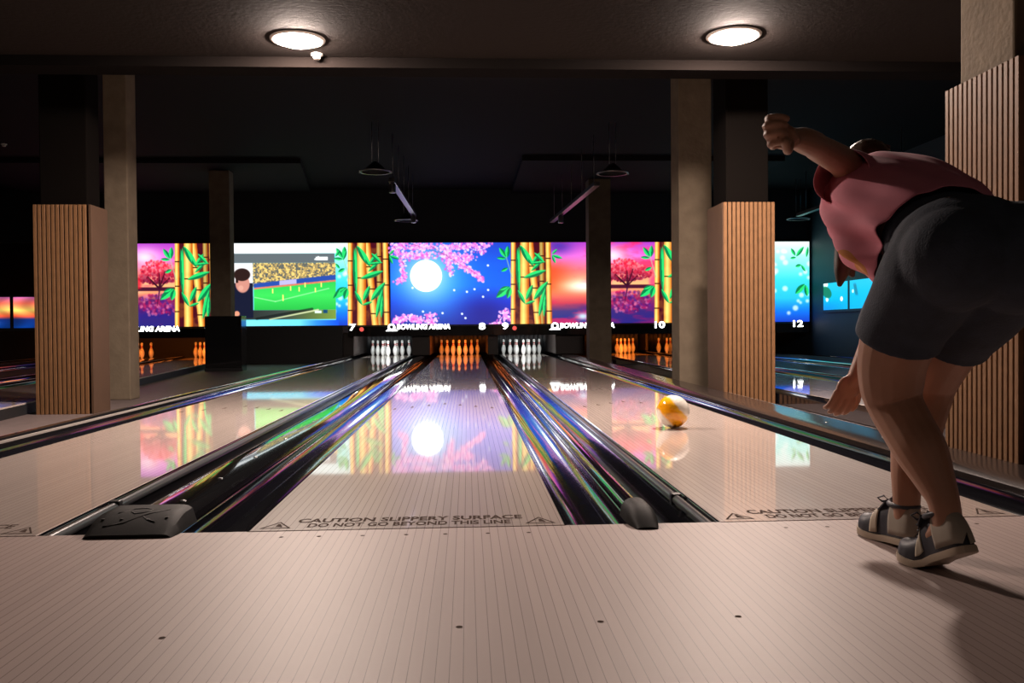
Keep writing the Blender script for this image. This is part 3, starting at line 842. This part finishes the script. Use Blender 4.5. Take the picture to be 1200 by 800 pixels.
def cladding(x0, x1, y0, y1, z1, label, slat_face, ns, plain):
    t = thing('slatted_cladding', label, 'cladding', ((x0+x1)/2, (y0+y1)/2, FZ))
    off = Vector(t.location)
    def L(o): o.location = -off; return o
    # hollow core: four dark boards round the pillar
    bm = bmesh.new(); th = .016
    g = .023
    box(bm, x0+g, x1-g, y0+g, y0+g+th, FZ, z1-.004); box(bm, x0+g, x1-g, y1-g-th, y1-g, FZ, z1-.004)
    box(bm, x0+g, x0+g+th, y0+g+th, y1-g-th, FZ, z1-.004); box(bm, x1-g-th, x1-g, y0+g+th, y1-g-th, FZ, z1-.004)
    L(obj('core', bm, M['felt'], t))
    bm = bmesh.new()
    if slat_face == 'front':
        p = (x1-x0)/ns
        for k in range(ns - (1 if 'right' in plain else 0)):
            a = x0+p*k+p*.15; box(bm, a, a+p*.70, y0-.004, y0+.0225, FZ, z1, bev=.0018, seg=1)
    else:
        p = (y1-y0)/ns
        for k in range(ns):
            a = y0+p*k+p*.15; box(bm, x0-.004, x0+.0225, a, a+p*.70, FZ, z1, bev=.0018, seg=1)
    L(obj('slats', bm, M['oak'], t))
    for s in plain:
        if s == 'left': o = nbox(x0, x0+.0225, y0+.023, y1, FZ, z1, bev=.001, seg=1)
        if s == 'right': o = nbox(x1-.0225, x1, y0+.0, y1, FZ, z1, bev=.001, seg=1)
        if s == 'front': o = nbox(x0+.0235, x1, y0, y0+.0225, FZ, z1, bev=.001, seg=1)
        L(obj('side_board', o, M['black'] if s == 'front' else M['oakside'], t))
    return t
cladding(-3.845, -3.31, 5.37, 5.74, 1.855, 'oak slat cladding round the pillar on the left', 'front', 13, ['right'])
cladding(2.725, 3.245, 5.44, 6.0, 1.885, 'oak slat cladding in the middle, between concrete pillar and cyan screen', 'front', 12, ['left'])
cladding(2.715, 3.245, .90, 1.51, 1.885, 'big near oak slat cladding at the right edge behind the bowler', 'left', 15, ['front'])

# black box round the base of the far left pillar
t = thing('black_cabinet', 'tall black box in front of the pillar foot, left of the football screen', 'cabinet', (-4.42, 13.80, FZ))
bm = bmesh.new()
x0, x1, y0, y1 = -.34, .345, -.18, .18
box(bm, x0, x1, y0, y0+.02, 0, 1.03, bev=.004); box(bm, x0, x1, y1-.02, y1, 0, 1.03, bev=.004)
box(bm, x0, x0+.02, y0+.02, y1-.02, 0, 1.03); box(bm, x1-.02, x1, y0+.02, y1-.02, 0, 1.03)
obj('side_panels', bm, M['blackgloss'], t)
obj('lid', nbox(x0-.004, x1+.004, y0-.004, y1+.004, 1.031, 1.045, bev=.003), M['blackgloss'], t)
obj('plinth', nbox(x0-.012, x1+.012, y0-.012, y0-.001, 0, .06, bev=.003), M['black'], t)

# ------------------------------------------------------------------ ceiling fittings
def downlight(x, y, label):
    t = thing('ceiling_downlight', label, 'ceiling light', (x, y, 2.95), group='round ceiling downlights')
    bm = bmesh.new(); lathe(bm, [(.160, -.003), (.163, -.009), (.185, -.014), (.207, -.011), (.214, -.004), (.214, -.0005), (.160, -.0005)], 48)
    bmesh.ops.recalc_face_normals(bm, faces=bm.faces[:])
    obj('rim', bm, M['rim'], t)
    bm = bmesh.new(); lathe(bm, [(0, -.052), (.06, -.050), (.10, -.043), (.128, -.030), (.138, -.010)], 48)
    obj('diffuser', bm, M['lamp'], t)
downlight(-1.108, 3.98, 'glowing round downlight at upper left of the ceiling')
downlight(2.318, 3.80, 'glowing round downlight at upper right, above the bowler')
def detector(x, y, z, label):
    bm = bmesh.new(); lathe(bm, [(0, -.045), (.022, -.045), (.030, -.036), (.034, -.018), (.047, -.014), (.050, 0), (0, 0)], 28, (0, 0, 0))
    bmesh.ops.recalc_face_normals(bm, faces=bm.faces[:])
    o = obj('smoke_detector', bm, M['whiteplastic'], None, (x, y, z)); tag(o, label, 'smoke detector')
detector(-1.02, 4.34, 2.95, 'small white smoke detector beside the left downlight')
detector(-7.6, 12.1, 3.85, 'small smoke detector on the dark ceiling at far left')

def pendant(x, y, z, label, w=.48):
    t = thing('pendant_lamp', label, 'pendant lamp', (x, y, z))
    bm = bmesh.new(); r = w/2
    lathe(bm, [(r, 0), (r, .012), (r*.72, .03), (r*.42, .095), (r*.16, .15), (.02, .16), (0, .16)], 36)
    obj('shade', bm, M['black'], t)
    bm = bmesh.new(); lathe(bm, [(r-.02, -.004), (r+.006, -.004), (r+.006, .010), (r-.004, .012)], 36); obj('rim', bm, M['metalgrey'], t)
    for s in (-1, 1):
        bm = bmesh.new(); lathe(bm, [(0, -.018), (.016, -.014), (.018, .0), (.010, .012), (0, .012)], 14); obj('bolt', bm, M['metalgrey'], t, (s*r, 0, 0))
        bm = bmesh.new(); tube(bm, [(s*.05, 0, .15), (s*.05, 0, 3.84-z)], .006, 6); obj('hanging_rod', bm, M['metalgrey'], t)
pendant(-1.183, 10.4, 3.075, 'dark disc pendant lamp above the number 7 lane, the nearer of two')
pendant(-1.083, 15.62, 2.985, 'thin disc pendant lamp just in front of the moon screen')
pendant(2.485, 10.4, 3.055, 'dark disc pendant lamp in front of the far grey pillar')
pendant(7.40, 15.4, 2.975, 'thin disc pendant lamp above the cyan screen')
def track(x0, y0, x1, y1, z, label, spots):
    t = thing('lighting_track', label, 'light track', (x0, y0, z)); dx, dy = x1-x0, y1-y0
    bm = bmesh.new(); a = Vector((0, 0, 0)); b = Vector((dx, dy, -.04)); L = math.hypot(dx, dy)
    box(bm, -.05, .05, 0, L, -.035, .035, bev=.006)
    obj('rail', bm, M['metaldark'], t, (0, 0, 0), (0, 0, -math.atan2(dx, dy)))
    for k in range(5):
        f = .05+.22*k; bm = bmesh.new()
        tube(bm, [(dx*f, dy*f, .03), (dx*f, dy*f, 3.84-z)], .006, 6); obj('hanging_rod', bm, M['metalgrey'], t)
    for f in spots:
        bm = bmesh.new(); lathe(bm, [(0, -.17), (.052, -.17), (.055, -.16), (.055, -.03), (.04, -.02), (0, -.02)], 20, (dx*f, dy*f, -.02))
        s = obj('spotlight', bm, M['metalgrey'], t)
track(-.99, 11.0, -.89, 15.2, 3.06, 'lighting track left of centre above the moon screen', (.03, .97))
track(2.33, 11.0, 2.08, 15.9, 3.0, 'reddish lit lighting track left of the far grey pillar', (.75,))
track(7.2, 9.0, 7.2, 14.9, 3.0, 'lighting track at right, above the lane under the number 12', (.5,))

# ------------------------------------------------------------------ ball
t = thing('bowling_ball', 'yellow and white bowling ball rolling on the lane by the bowler', 'bowling ball', (1.552, 2.70, .109))
m, nt, b = nmat('ball_swirl')
tc = nt.nodes.new('ShaderNodeTexCoord'); mp = nt.nodes.new('ShaderNodeMapping')
mp.inputs['Rotation'].default_value = (0, math.radians(38), math.radians(12))
nt.links.new(tc.outputs['Object'], mp.inputs[0])
nz = nt.nodes.new('ShaderNodeTexNoise'); nz.inputs['Scale'].default_value = 14; nz.inputs['Detail'].default_value = 2
nt.links.new(tc.outputs['Object'], nz.inputs['Vector'])
sx = nt.nodes.new('ShaderNodeVectorMath'); sx.operation = 'DOT_PRODUCT'; sx.inputs[1].default_value = (.74, -.06, .66); nt.links.new(tc.outputs['Object'], sx.inputs[0])
ma = nt.nodes.new('ShaderNodeMath'); ma.operation = 'MULTIPLY_ADD'; ma.inputs[1].default_value = .03
nt.links.new(nz.outputs['Fac'], ma.inputs[0]); nt.links.new(sx.outputs['Value'], ma.inputs[2])
cr = nt.nodes.new('ShaderNodeValToRGB'); cr.color_ramp.interpolation = 'LINEAR'
mr = nt.nodes.new('ShaderNodeMapRange'); mr.inputs['From Min'].default_value = -.09; mr.inputs['From Max'].default_value = .12
nt.links.new(ma.outputs[0], mr.inputs['Value']); nt.links.new(mr.outputs['Result'], cr.inputs['Fac'])
e = cr.color_ramp.elements
e[0].position = .14; e[0].color = (.85, .80, .70, 1); e[1].position = .21; e[1].color = (.95, .42, .01, 1)
for p_, c_ in ((.45, (.95, .36, .005, 1)), (.64, (.95, .50, .02, 1)), (.71, (.9, .86, .78, 1))):
    q = e.new(p_); q.color = c_
nt.links.new(cr.outputs['Color'], b.inputs['Base Color']); b.inputs['Roughness'].default_value = .12; b.inputs['Coat Weight'].default_value = .6
bm = bmesh.new(); bmesh.ops.create_uvsphere(bm, u_segments=48, v_segments=32, radius=.1085)
for f in bm.faces: f.smooth = True
obj('shell', bm, m, t)
hm = mat('finger_hole', (.02, .015, .01), .6)
for (ax, ay) in ((.20, .32), (.45, .26), (.36, -.05)):
    d = Vector((ax, .75, .45+ay)).normalized(); bm = bmesh.new()
    bmesh.ops.create_circle(bm, cap_ends=True, radius=.013, segments=16)
    o = obj('finger_hole', bm, hm, t, d*.1087); o.rotation_euler = d.to_track_quat('Z', 'Y').to_euler()

# ------------------------------------------------------------------ the bowler
M['skin'] = mat('skin', (.43, .215, .135), .5, var=.06, vscale=12, bump=.04, bscale=120)
M['hair'] = mat('brown_hair', (.075, .040, .024), .45, var=.25, vscale=30)
M['denim'] = mat('dark_shorts', (.038, .048, .070), .85, var=.18, vscale=18, bump=.25, bscale=180)
M['sole'] = mat('shoe_sole', (.50, .40, .30), .55)
M['navy'] = mat('shoe_navy', (.030, .032, .045), .5)
M['beige'] = mat('shoe_beige', (.36, .31, .25), .55)
M['cream'] = mat('shoe_cream', (.62, .54, .42), .5)
M['eye'] = mat('eye_white', (.8, .78, .75), .2)
m, nt, b = nmat('pink_shirt'); M['shirt'] = m
b.inputs['Roughness'].default_value = .85
tc = nt.nodes.new('ShaderNodeTexCoord'); nz = nt.nodes.new('ShaderNodeTexNoise'); nz.inputs['Scale'].default_value = 9
nt.links.new(tc.outputs['Object'], nz.inputs['Vector'])
rp = nt.nodes.new('ShaderNodeValToRGB'); rp.color_ramp.elements[0].color = (.66, .18, .25, 1); rp.color_ramp.elements[1].color = (.80, .28, .36, 1)
nt.links.new(nz.outputs['Fac'], rp.inputs['Fac'])
ds = nt.nodes.new('ShaderNodeVectorMath'); ds.operation = 'DISTANCE'; ds.inputs[1].default_value = (1.355, -.36, .835)
nt.links.new(tc.outputs['Object'], ds.inputs[0])
ls = nt.nodes.new('ShaderNodeMath'); ls.operation = 'LESS_THAN'; ls.inputs[1].default_value = .068
nt.links.new(ds.outputs['Value'], ls.inputs[0])
mx = nt.nodes.new('ShaderNodeMix'); mx.data_type = 'RGBA'
nt.links.new(ls.outputs[0], mx.inputs['Factor']); nt.links.new(rp.outputs['Color'], mx.inputs['A']); mx.inputs['B'].default_value = (.60, .22, .05, 1)
nt.links.new(mx.outputs['Result'], b.inputs['Base Color'])

def ball(bm, c, r, sc3=None, rot=None, u=20, v=14):
    mtx = Matrix.Translation(Vector(c))
    if rot is not None: mtx = mtx @ rot
    s = sc3 if sc3 else (1, 1, 1)
    mtx = mtx @ Matrix.Diagonal((r*s[0], r*s[1], r*s[2], 1))
    bmesh.ops.create_uvsphere(bm, u_segments=u, v_segments=v, radius=1, matrix=mtx)
def catmull(P, n):
    out = []
    for i in range(len(P)-1):
        p0 = P[max(i-1, 0)]; p1 = P[i]; p2 = P[i+1]; p3 = P[min(i+2, len(P)-1)]
        for k in range(n):
            t = k/n
            out.append([.5*((2*b_)+(-a_+c_)*t+(2*a_-5*b_+4*c_-d_)*t*t+(-a_+3*b_-3*c_+d_)*t**3) for a_, b_, c_, d_ in zip(p0, p1, p2, p3)])
    out.append(list(P[-1])); return out
def limb(bm, P, n=5, ends=(True, True), seg=18):
    """P: (x,y,z,r)"""
    Q = catmull(P, n) if n > 1 else [list(p) for p in P]
    tube(bm, [q[:3] for q in Q], [q[3] for q in Q], seg)
    if ends[0]: ball(bm, P[0][:3], P[0][3]*.995)
    if ends[1]: ball(bm, P[-1][:3], P[-1][3]*.995)
def remesh(o, vox, it=4, fac=.5):
    r = o.modifiers.new('r', 'REMESH'); r.mode = 'VOXEL'; r.voxel_size = vox; r.use_smooth_shade = True
    if it:
        s = o.modifiers.new('s', 'SMOOTH'); s.iterations = it; s.factor = fac
    bake(o); smooth_all(o); return o
def aw(p, *q): return (p.x, p.y, p.z, *q)

bm = bmesh.new()
# legs: left (near) and right
limb(bm, [(1.445, -.63, .80, .118), (1.435, -.545, .70, .112), (1.425, -.475, .585, .098), (1.430, -.450, .495, .088), (1.442, -.452, .435, .078),
          (1.452, -.500, .375, .073), (1.462, -.555, .315, .070), (1.470, -.605, .25, .054), (1.474, -.642, .200, .042), (1.477, -.657, .150, .038)])
limb(bm, [(1.625, -.60, .80, .125), (1.625, -.49, .70, .112), (1.625, -.375, .59, .096), (1.625, -.305, .500, .084), (1.618, -.295, .435, .074),
          (1.590, -.315, .365, .068), (1.560, -.335, .30, .066), (1.530, -.36, .225, .052), (1.513, -.378, .160, .040), (1.511, -.385, .10, .038)])
# feet inside the shoes
limb(bm, [(1.478, -.660, .145, .032), (1.466, -.61, .085, .028), (1.454, -.55, .040, .020)], 3)
limb(bm, [(1.511, -.385, .07, .034), (1.502, -.31, .045, .026), (1.492, -.24, .034, .020)], 3)
# pelvis, belly, chest
ball(bm, (1.535, -.63, .855), 1, (.185, .165, .15)); ball(bm, (1.46, -.70, .83), .125); ball(bm, (1.62, -.70, .83), .125)
ball(bm, (1.54, -.47, .93), 1, (.155, .16, .135), Matrix.Rotation(math.radians(32), 4, 'X'))
ball(bm, (1.555, -.30, 1.02), 1, (.165, .17, .125), Matrix.Rotation(math.radians(30), 4, 'X'))
ball(bm, (1.565, -.17, 1.085), 1, (.170, .13, .100), Matrix.Rotation(math.radians(25), 4, 'X'))
limb(bm, [(1.43, -.19, 1.115, .060), (1.57, -.12, 1.125, .070), (1.72, -.12, 1.06, .060)], 4)
# neck and head (looking down the lane)
limb(bm, [(1.575, -.11, 1.12, .062), (1.595, -.035, 1.145, .056), (1.61, .03, 1.16, .056)], 3)
HC = Vector((1.606, .07, 1.184)); HR = Matrix.Rotation(math.radians(-22), 4, 'X')
def hp(x, y, z): return HC+(HR.to_3x3() @ Vector((x, y, z)))
ball(bm, HC, 1, (.076, .096, .112), HR); ball(bm, hp(0, .045, -.055), 1, (.056, .054, .064), HR)
limb(bm, [aw(hp(0, .090, .012), .010), aw(hp(0, .112, -.018), .014)], 1); ball(bm, hp(.012, .100, -.022), .010); ball(bm, hp(-.012, .100, -.022), .010)
limb(bm, [aw(hp(-.02, .088, -.052), .008), aw(hp(0, .096, -.052), .009), aw(hp(.02, .088, -.052), .008)], 2)
limb(bm, [aw(hp(-.02, .088, -.063), .008), aw(hp(0, .095, -.064), .009), aw(hp(.02, .088, -.063), .008)], 2)
for s in (-1, 1):
    ball(bm, hp(s*.077, -.005, -.005), 1, (.012, .020, .032), HR)
    limb(bm, [aw(hp(s*.018, .090, .028), .008), aw(hp(s*.045, .080, .030), .008)], 1)
# left arm, thrown out and back
limb(bm, [(1.45, -.175, 1.150, .056), (1.375, -.26, 1.172, .047), (1.29, -.36, 1.176, .042), (1.215, -.45, 1.177, .038), (1.19, -.485, 1.178, .037),
          (1.13, -.56, 1.174, .035), (1.085, -.610, 1.169, .027), (1.052, -.645, 1.167, .025)])
# left fist
FC = Vector((1.018, -.680, 1.165)); e1 = Vector((.80, .60, -.02)).normalized(); e2 = Vector((0, .03, 1)); e3 = Vector((.60, -.80, 0)).normalized()
def fp(a, b_, c): return FC+e1*a+e2*b_+e3*c
RF = Matrix((e1, e2, e3)).transposed().to_4x4()
ball(bm, fp(.008, .002, -.004), 1, (.042, .041, .021), RF)
limb(bm, [(1.065, -.632, 1.161, .026), aw(fp(.03, .0, -.002), .028)], 2)
for k in range(4):
    b0 = .031-.0205*k; ln = (.94, 1.03, .98, .82)[k]; lx = (.0, -.006, -.004, .004)[k]
    limb(bm, [aw(fp(-.020+lx, b0, -.010), .0125), aw(fp(-.048*ln+lx, b0*1.02, -.004), .0110), aw(fp(-.055*ln+lx, b0, .016), .0100), aw(fp(-.044*ln+lx, b0*.96, .033), .0092),
              aw(fp(-.022*ln+lx, b0*.94, .034), .0085)], 2, seg=12)
limb(bm, [aw(fp(.026, -.026, .008), .016), aw(fp(.004, -.046, .020), .0125), aw(fp(-.020, -.045, .032), .0112), aw(fp(-.040, -.034, .042), .0095)], 3, seg=12)
# right arm hanging from the far shoulder
limb(bm, [(1.72, -.11, 1.05, .060), (1.715, -.07, .97, .052), (1.69, -.03, .86, .046), (1.655, .0, .745, .041), (1.64, .005, .705, .040), (1.600, -.005, .635, .040),
          (1.560, -.012, .56, .033), (1.525, -.018, .495, .026)])
HN = Vector((1.497, -.018, .452)); h1 = Vector((-.42, 0, -.91)).normalized(); h2 = Vector((.91, .0, -.42)).normalized(); h3 = Vector((0, -1, 0))
def rp_(a, b_, c): return HN+h1*a+h2*b_+h3*c
RH = Matrix((h1, h2, h3)).transposed().to_4x4()
limb(bm, [(1.525, -.018, .495, .026), aw(rp_(-.02, 0, 0), .024)], 2)
ball(bm, rp_(.0, .0, .0), 1, (.046, .040, .019), RH)
for k in range(4):
    b0 = -.031+.0205*k; ln = (.92, 1.03, 1., .8)[k]
    limb(bm, [aw(rp_(.030, b0, .004), .0115), aw(rp_(.030+.032*ln, b0*1.05, .002), .0100), aw(rp_(.030+.055*ln, b0*1.06, -.010), .0093), aw(rp_(.028+.066*ln, b0*1.05, -.030), .0082)], 3, seg=12)
limb(bm, [aw(rp_(-.022, .026, -.006), .015), aw(rp_(.006, .050, -.014), .0118), aw(rp_(.034, .057, -.020), .0105), aw(rp_(.056, .056, -.026), .009)], 3, seg=12)
person = obj('person', bm, M['skin'])
remesh(person, .0038, 2, .5)
tag(person, 'person in pink shirt and dark shorts bent forward after throwing the ball', 'person')

for s in (-1, 1):
    bm = bmesh.new(); ball(bm, hp(s*.031, .083, .012), .0125); obj('eye', bm, M['eye'], person)
    for f in person.children[-1].data.polygons: f.use_smooth = True

# hair: cap over the skull and a loose fall hanging down in front
bm = bmesh.new()
ball(bm, hp(0, -.014, .016), 1, (.088, .104, .114), HR); ball(bm, hp(0, -.07, -.03), 1, (.075, .055, .085), HR)
limb(bm, [aw(hp(-.06, .0, .0), .045), (1.575, .09, 1.10, .040), (1.558, .115, .99, .038), (1.545, .115, .91, .034), (1.532, .105, .855, .026), (1.522, .10, .812, .010)], 5)
limb(bm, [(1.565, .10, 1.05, .030), (1.575, .12, .95, .024), (1.572, .11, .845, .010)], 5)
r = random.Random(3)
for k in range(60):
    a = r.uniform(-1, 1); q = r.uniform(-.08, .07)
    p = hp(.086*a, q, .016+.112*math.sqrt(max(0, 1-a*a))*math.sqrt(max(.02, 1-(q/.105)**2)))
    tube(bm, [p, p+Vector((r.uniform(-.012, .012), -.02, r.uniform(.0, .012)))], [.004, .0025], 5)
hair = obj('hair', bm, M['hair'], person); remesh(hair, .005, 2, .4)

# shorts
bm = bmesh.new()
ball(bm, (1.540, -.635, .858), 1, (.197, .175, .158)); ball(bm, (1.468, -.705, .835), .137); ball(bm, (1.628, -.710, .838), .148)
ball(bm, (1.54, -.53, .905), 1, (.166, .15, .137), Matrix.Rotation(math.radians(32), 4, 'X'))
limb(bm, [(1.452, -.63, .80, .136), (1.440, -.56, .72, .124), (1.430, -.515, .665, .118), (1.427, -.490, .622, .117)], 4, (True, False), 28)
limb(bm, [(1.630, -.62, .80, .146), (1.632, -.53, .72, .130), (1.630, -.44, .655, .118), (1.628, -.405, .620, .117)], 4, (True, False), 28)
shorts = obj('shorts', bm, M['denim'], person); remesh(shorts, .005, 22, .5)

# shirt: open loft with folds, plus the wide sleeves
def ring(c, lat, up, dn, tilt, n=64, fold=0., ph=0., sq=2.):
    T = math.radians(tilt); N = Vector((0, -math.sin(T), math.cos(T))); X = Vector((1, 0, 0)); out = []
    for k in range(n):
        a = 2*PI*k/n; ca, sa = math.cos(a), math.sin(a)
        f = 1+fold*(math.sin(5*a+ph)*.6+math.sin(9*a+ph*1.7)*.4)*(1 if sa < .25 else .35)
        out.append(Vector(c)+X*(lat*f*math.copysign(abs(ca)**(2/sq), ca))+N*((up if sa > 0 else dn)*f*math.copysign(abs(sa)**(2/sq), sa)))
    return out
KR = [((1.530, -.515, .903), .168, .164, .170, 34, .06, 0., 2.3), ((1.540, -.45, .930), .200, .172, .186, 33, .065, .5, 2.2),
      ((1.547, -.38, .965), .224, .170, .192, 32, .06, 1., 2.1), ((1.553, -.31, 1.000), .236, .168, .184, 31, .05, 1.5, 2.1),
      ((1.558, -.24, 1.035), .230, .162, .164, 30, .04, 2.1, 2.1), ((1.563, -.17, 1.070), .214, .152, .137, 28, .02, 2.6, 2.1),
      ((1.570, -.11, 1.100), .192, .138, .115, 26, .01, 3., 2.1), ((1.578, -.06, 1.122), .152, .114, .095, 26, 0, 3., 2.),
      ((1.588, -.03, 1.143), .105, .088, .078, 28, 0, 3., 2.), ((1.596, -.015, 1.155), .085, .068, .068, 30, 0, 3., 2.)]
bm = bmesh.new()
KK = catmull([(*c, a, b_, d, t_, s_) for c, a, b_, d, t_, f_, p_, s_ in KR], 4); RG = []
for i, q in enumerate(KK):
    t01 = i/(len(KK)-1); rg = ring(q[:3], q[3], q[4], q[5], q[6], 96, 0, 0, q[7]); cc = Vector(q[:3])
    amp = .0115*min(1, 1.6*(1-t01))
    for k in range(96):
        a = 2*PI*k/96; wgt = .25 if math.sin(a) > .3 else 1.
        dlt = amp*wgt*(math.sin(9*a+7.5*t01)+.7*math.sin(15*a-11*t01+1)+.5*math.sin(5*a+16*t01))
        rg[k] = rg[k]+(rg[k]-cc).normalized()*dlt
    RG.append(rg)
loft(bm, RG, False)
def sleeve(P):
    Q = catmull(P, 5); n = 36; rings = []
    for i, q in enumerate(Q):
        p = Vector(q[:3]); d = (Vector(Q[min(i+1, len(Q)-1)][:3])-Vector(Q[max(i-1, 0)][:3])).normalized()
        x = d.cross(Vector((0, 0, 1))).normalized(); y = x.cross(d).normalized()
        rings.append([p+(x*math.cos(2*PI*k/n)*q[4]+y*math.sin(2*PI*k/n)*q[3])*(1+.03*math.sin(2*PI*k/n*4+i*.6)) for k in range(n)])
    loft(bm, rings, False)
sleeve([(1.53, -.11, 1.11, .104, .09), (1.465, -.165, 1.118, .100, .090), (1.41, -.22, 1.122, .093, .088), (1.362, -.27, 1.128, .088, .084)])
sleeve([(1.62, -.11, 1.08, .09, .085), (1.70, -.10, 1.03, .088, .08), (1.725, -.07, .95, .075, .075), (1.72, -.05, .90, .072, .07)])
bmesh.ops.recalc_face_normals(bm, faces=bm.faces[:])
shirt = obj('shirt', bm, M['shirt'], person)
so = shirt.modifiers.new('so', 'SOLIDIFY'); so.thickness = .004; so.offset = 0
ss = shirt.modifiers.new('ss', 'SUBSURF'); ss.levels = 1; ss.render_levels = 1
bake(shirt); smooth_all(shirt)

# shoes, built heel to toe along +y and then placed
def shoe(heel, toe, lift, style):
    """heel: point under the heel when flat; toe: point under the toe; lift: heel raise angle"""
    L = .268
    d = Vector((toe[0]-heel[0], toe[1]-heel[1], 0)).normalized(); side = Vector((d.y, -d.x, 0))
    T0 = Vector((toe[0], toe[1], 0))
    la = math.radians(lift); yb = .185                       # the sole folds at the ball of the foot
    def W(p):
        x, y, z = p
        if y < yb:
            k = min(1, (yb-y)/.05); a = la*k
            y2 = yb+(y-yb)*math.cos(a)+z*math.sin(a)*1.0; z2 = z*math.cos(a)-(y-yb)*math.sin(a)
            y, z = y2, z2
        else: z += .010*((y-yb)/(L-yb))**2
        return T0+d*(y-L)+side*x+Vector((0, 0, z+.001))
    ys = [0, .008, .02, .045, .08, .115, .15, .185, .215, .24, .257, .266, .268]
    ws = [.030, .048, .060, .067, .068, .068, .076, .088, .091, .082, .060, .034, .012]
    hs = [.045, .080, .094, .098, .100, .104, .092, .068, .050, .043, .037, .027, .018]
    def wy(y): return float(np.interp(y, ys, ws))
    def hy(y): return float(np.interp(y, ys, hs))
    def cx(y): return .006*math.sin(y/L*PI)
    def up_ring(y, g=0., a0=0., a1=PI, n=22, full=True):
        out = []
        for k in range(n+1):
            a = a0+(a1-a0)*k/n
            out.append(W((cx(y)+(wy(y)/2+g)*math.copysign(abs(math.cos(a))**.8, math.cos(a)), y, .020+(hy(y)+g)*math.sin(a)**.85)))
        return out
    root = bpy.data.objects.new('shoe', None); COL.objects.link(root); root.parent = person
    # sole
    bm = bmesh.new(); rings = []
    for y in ys:
        w = wy(y)/2+.004; z1 = .019; hz_ = 0
        rings.append([W((cx(y)-w, y if 0 < y < L else y, hz_)), W((cx(y)-w-.001, y, z1*.6)), W((cx(y)-w, y, z1)), W((cx(y)+w, y, z1)), W((cx(y)+w+.001, y, z1*.6)), W((cx(y)+w, y, hz_))])
    loft(bm, rings); bmesh.ops.recalc_face_normals(bm, faces=bm.faces[:]); obj('sole', bm, M['sole'], root)
    # heel block under the rear of the sole
    bm = bmesh.new(); yy = np.linspace(.004, L-.002, 46)
    loft(bm, [up_ring(y) for y in yy]); bmesh.ops.recalc_face_normals(bm, faces=bm.faces[:]); obj('upper', bm, M['navy'], root)
    def shell(name, ya, yb_, g, m, a0=0., a1=PI, n=14):
        bm = bmesh.new(); rr = []
        if ya < .01: rr.append([W((cx(0), -.0035, .020+.030*k/22)) for k in range(23)])
        for y in np.linspace(ya, yb_, n): rr.append(up_ring(y, g, a0, a1))
        V = [[bm.verts.new(p) for p in r_] for r_ in rr]
        for i in range(len(V)-1):
            for j in range(len(V[0])-1): bm.faces.new((V[i][j], V[i][j+1], V[i+1][j+1], V[i+1][j])).smooth = True
        bmesh.ops.recalc_face_normals(bm, faces=bm.faces[:])
        o = obj(name, bm, m, root); so = o.modifiers.new('so', 'SOLIDIFY'); so.thickness = .003; so.offset = 1; bake(o); smooth_all(o)
    if style == 'stripe':
        shell('heel_panel', .001, .098, .0015, M['beige'], .05, PI-.05)
        shell('stripe', .150, .180, .0015, M['cream'], .04, PI-.04, 6)
    else:
        shell('heel_panel', .001, .085, .0015, M['beige'], .05, PI-.05)
        shell('side_patch', .135, .175, .0018, M['cream'], PI-.95, PI-.10, 6); shell('side_patch', .135, .175, .0018, M['cream'], .10, .95, 6)
    # collar round the ankle, tongue and laces
    bm = bmesh.new(); pts = []
    for k in range(25):
        a = 2*PI*k/24; pts.append(W((cx(.07)+.036*math.cos(a),   .066+.048*math.sin(a), .116+.004*math.sin(a))))
    tube(bm, pts, .008, 10, cap=False); obj('collar', bm, M['navy'], root)
    bm = bmesh.new()
    loft(bm, [[W((x*w, y, z+.006*(1-abs(x)))) for x in (-1, -.5, 0, .5, 1)]+[W((x*w, y, z-.006)) for x in (1, .5, 0, -.5, -1)]
              for y, z, w in ((.185, .080, .022), (.155, .098, .024), (.128, .112, .026), (.112, .126, .026))])
    bmesh.ops.recalc_face_normals(bm, faces=bm.faces[:]); obj('tongue', bm, M['navy'], root)
    bm = bmesh.new()
    for y, z in ((.172, .096), (.152, .108), (.134, .117)):
        tube(bm, [W((-.026, y, z-.012)), W((0, y+.003, z)), W((.026, y, z-.012))], .0032, 7)
    for s in (-1, 1):
        tube(bm, [W((0, .130, .122)), W((s*.018, .128, .138)), W((s*.036, .132, .132)), W((s*.020, .136, .120)), W((0, .132, .121))], .0030, 7)
    obj('laces', bm, M['navy'], root)
    return root
shoe((1.497, -.76), (1.440, -.500), 26, 'patch')
shoe((1.515, -.440), (1.476, -.180), 5, 'stripe')


# ------------------------------------------------------------------ fill lights added unseen behind the camera to brighten approach and bowler
def area(name, loc, power, size, col=(1, .82, .68), rot=(0, 0, 0)):
    l = bpy.data.lights.new(name, 'AREA'); l.shape = 'DISK'; l.size = size; l.energy = power; l.color = col
    o = bpy.data.objects.new(name, l); COL.objects.link(o); o.location = loc; o.rotation_euler = rot
area('rear_fill', (-1.4, -4.5, 2.9), 9, .4); area('rear_fill', (2.4, -4.5, 2.9), 5, .4)
w = bpy.data.worlds.new('world'); sc.world = w; w.use_nodes = True
w.node_tree.nodes['Background'].inputs[0].default_value = (.03, .035, .05, 1); w.node_tree.nodes['Background'].inputs[1].default_value = .2

vs = sc.view_settings
vs.view_transform = 'Standard'; vs.look = 'None'; vs.gamma = 1; vs.use_curve_mapping = False; vs.exposure = 0
sc.cycles.use_denoising = True
sc.cycles.max_bounces = 8
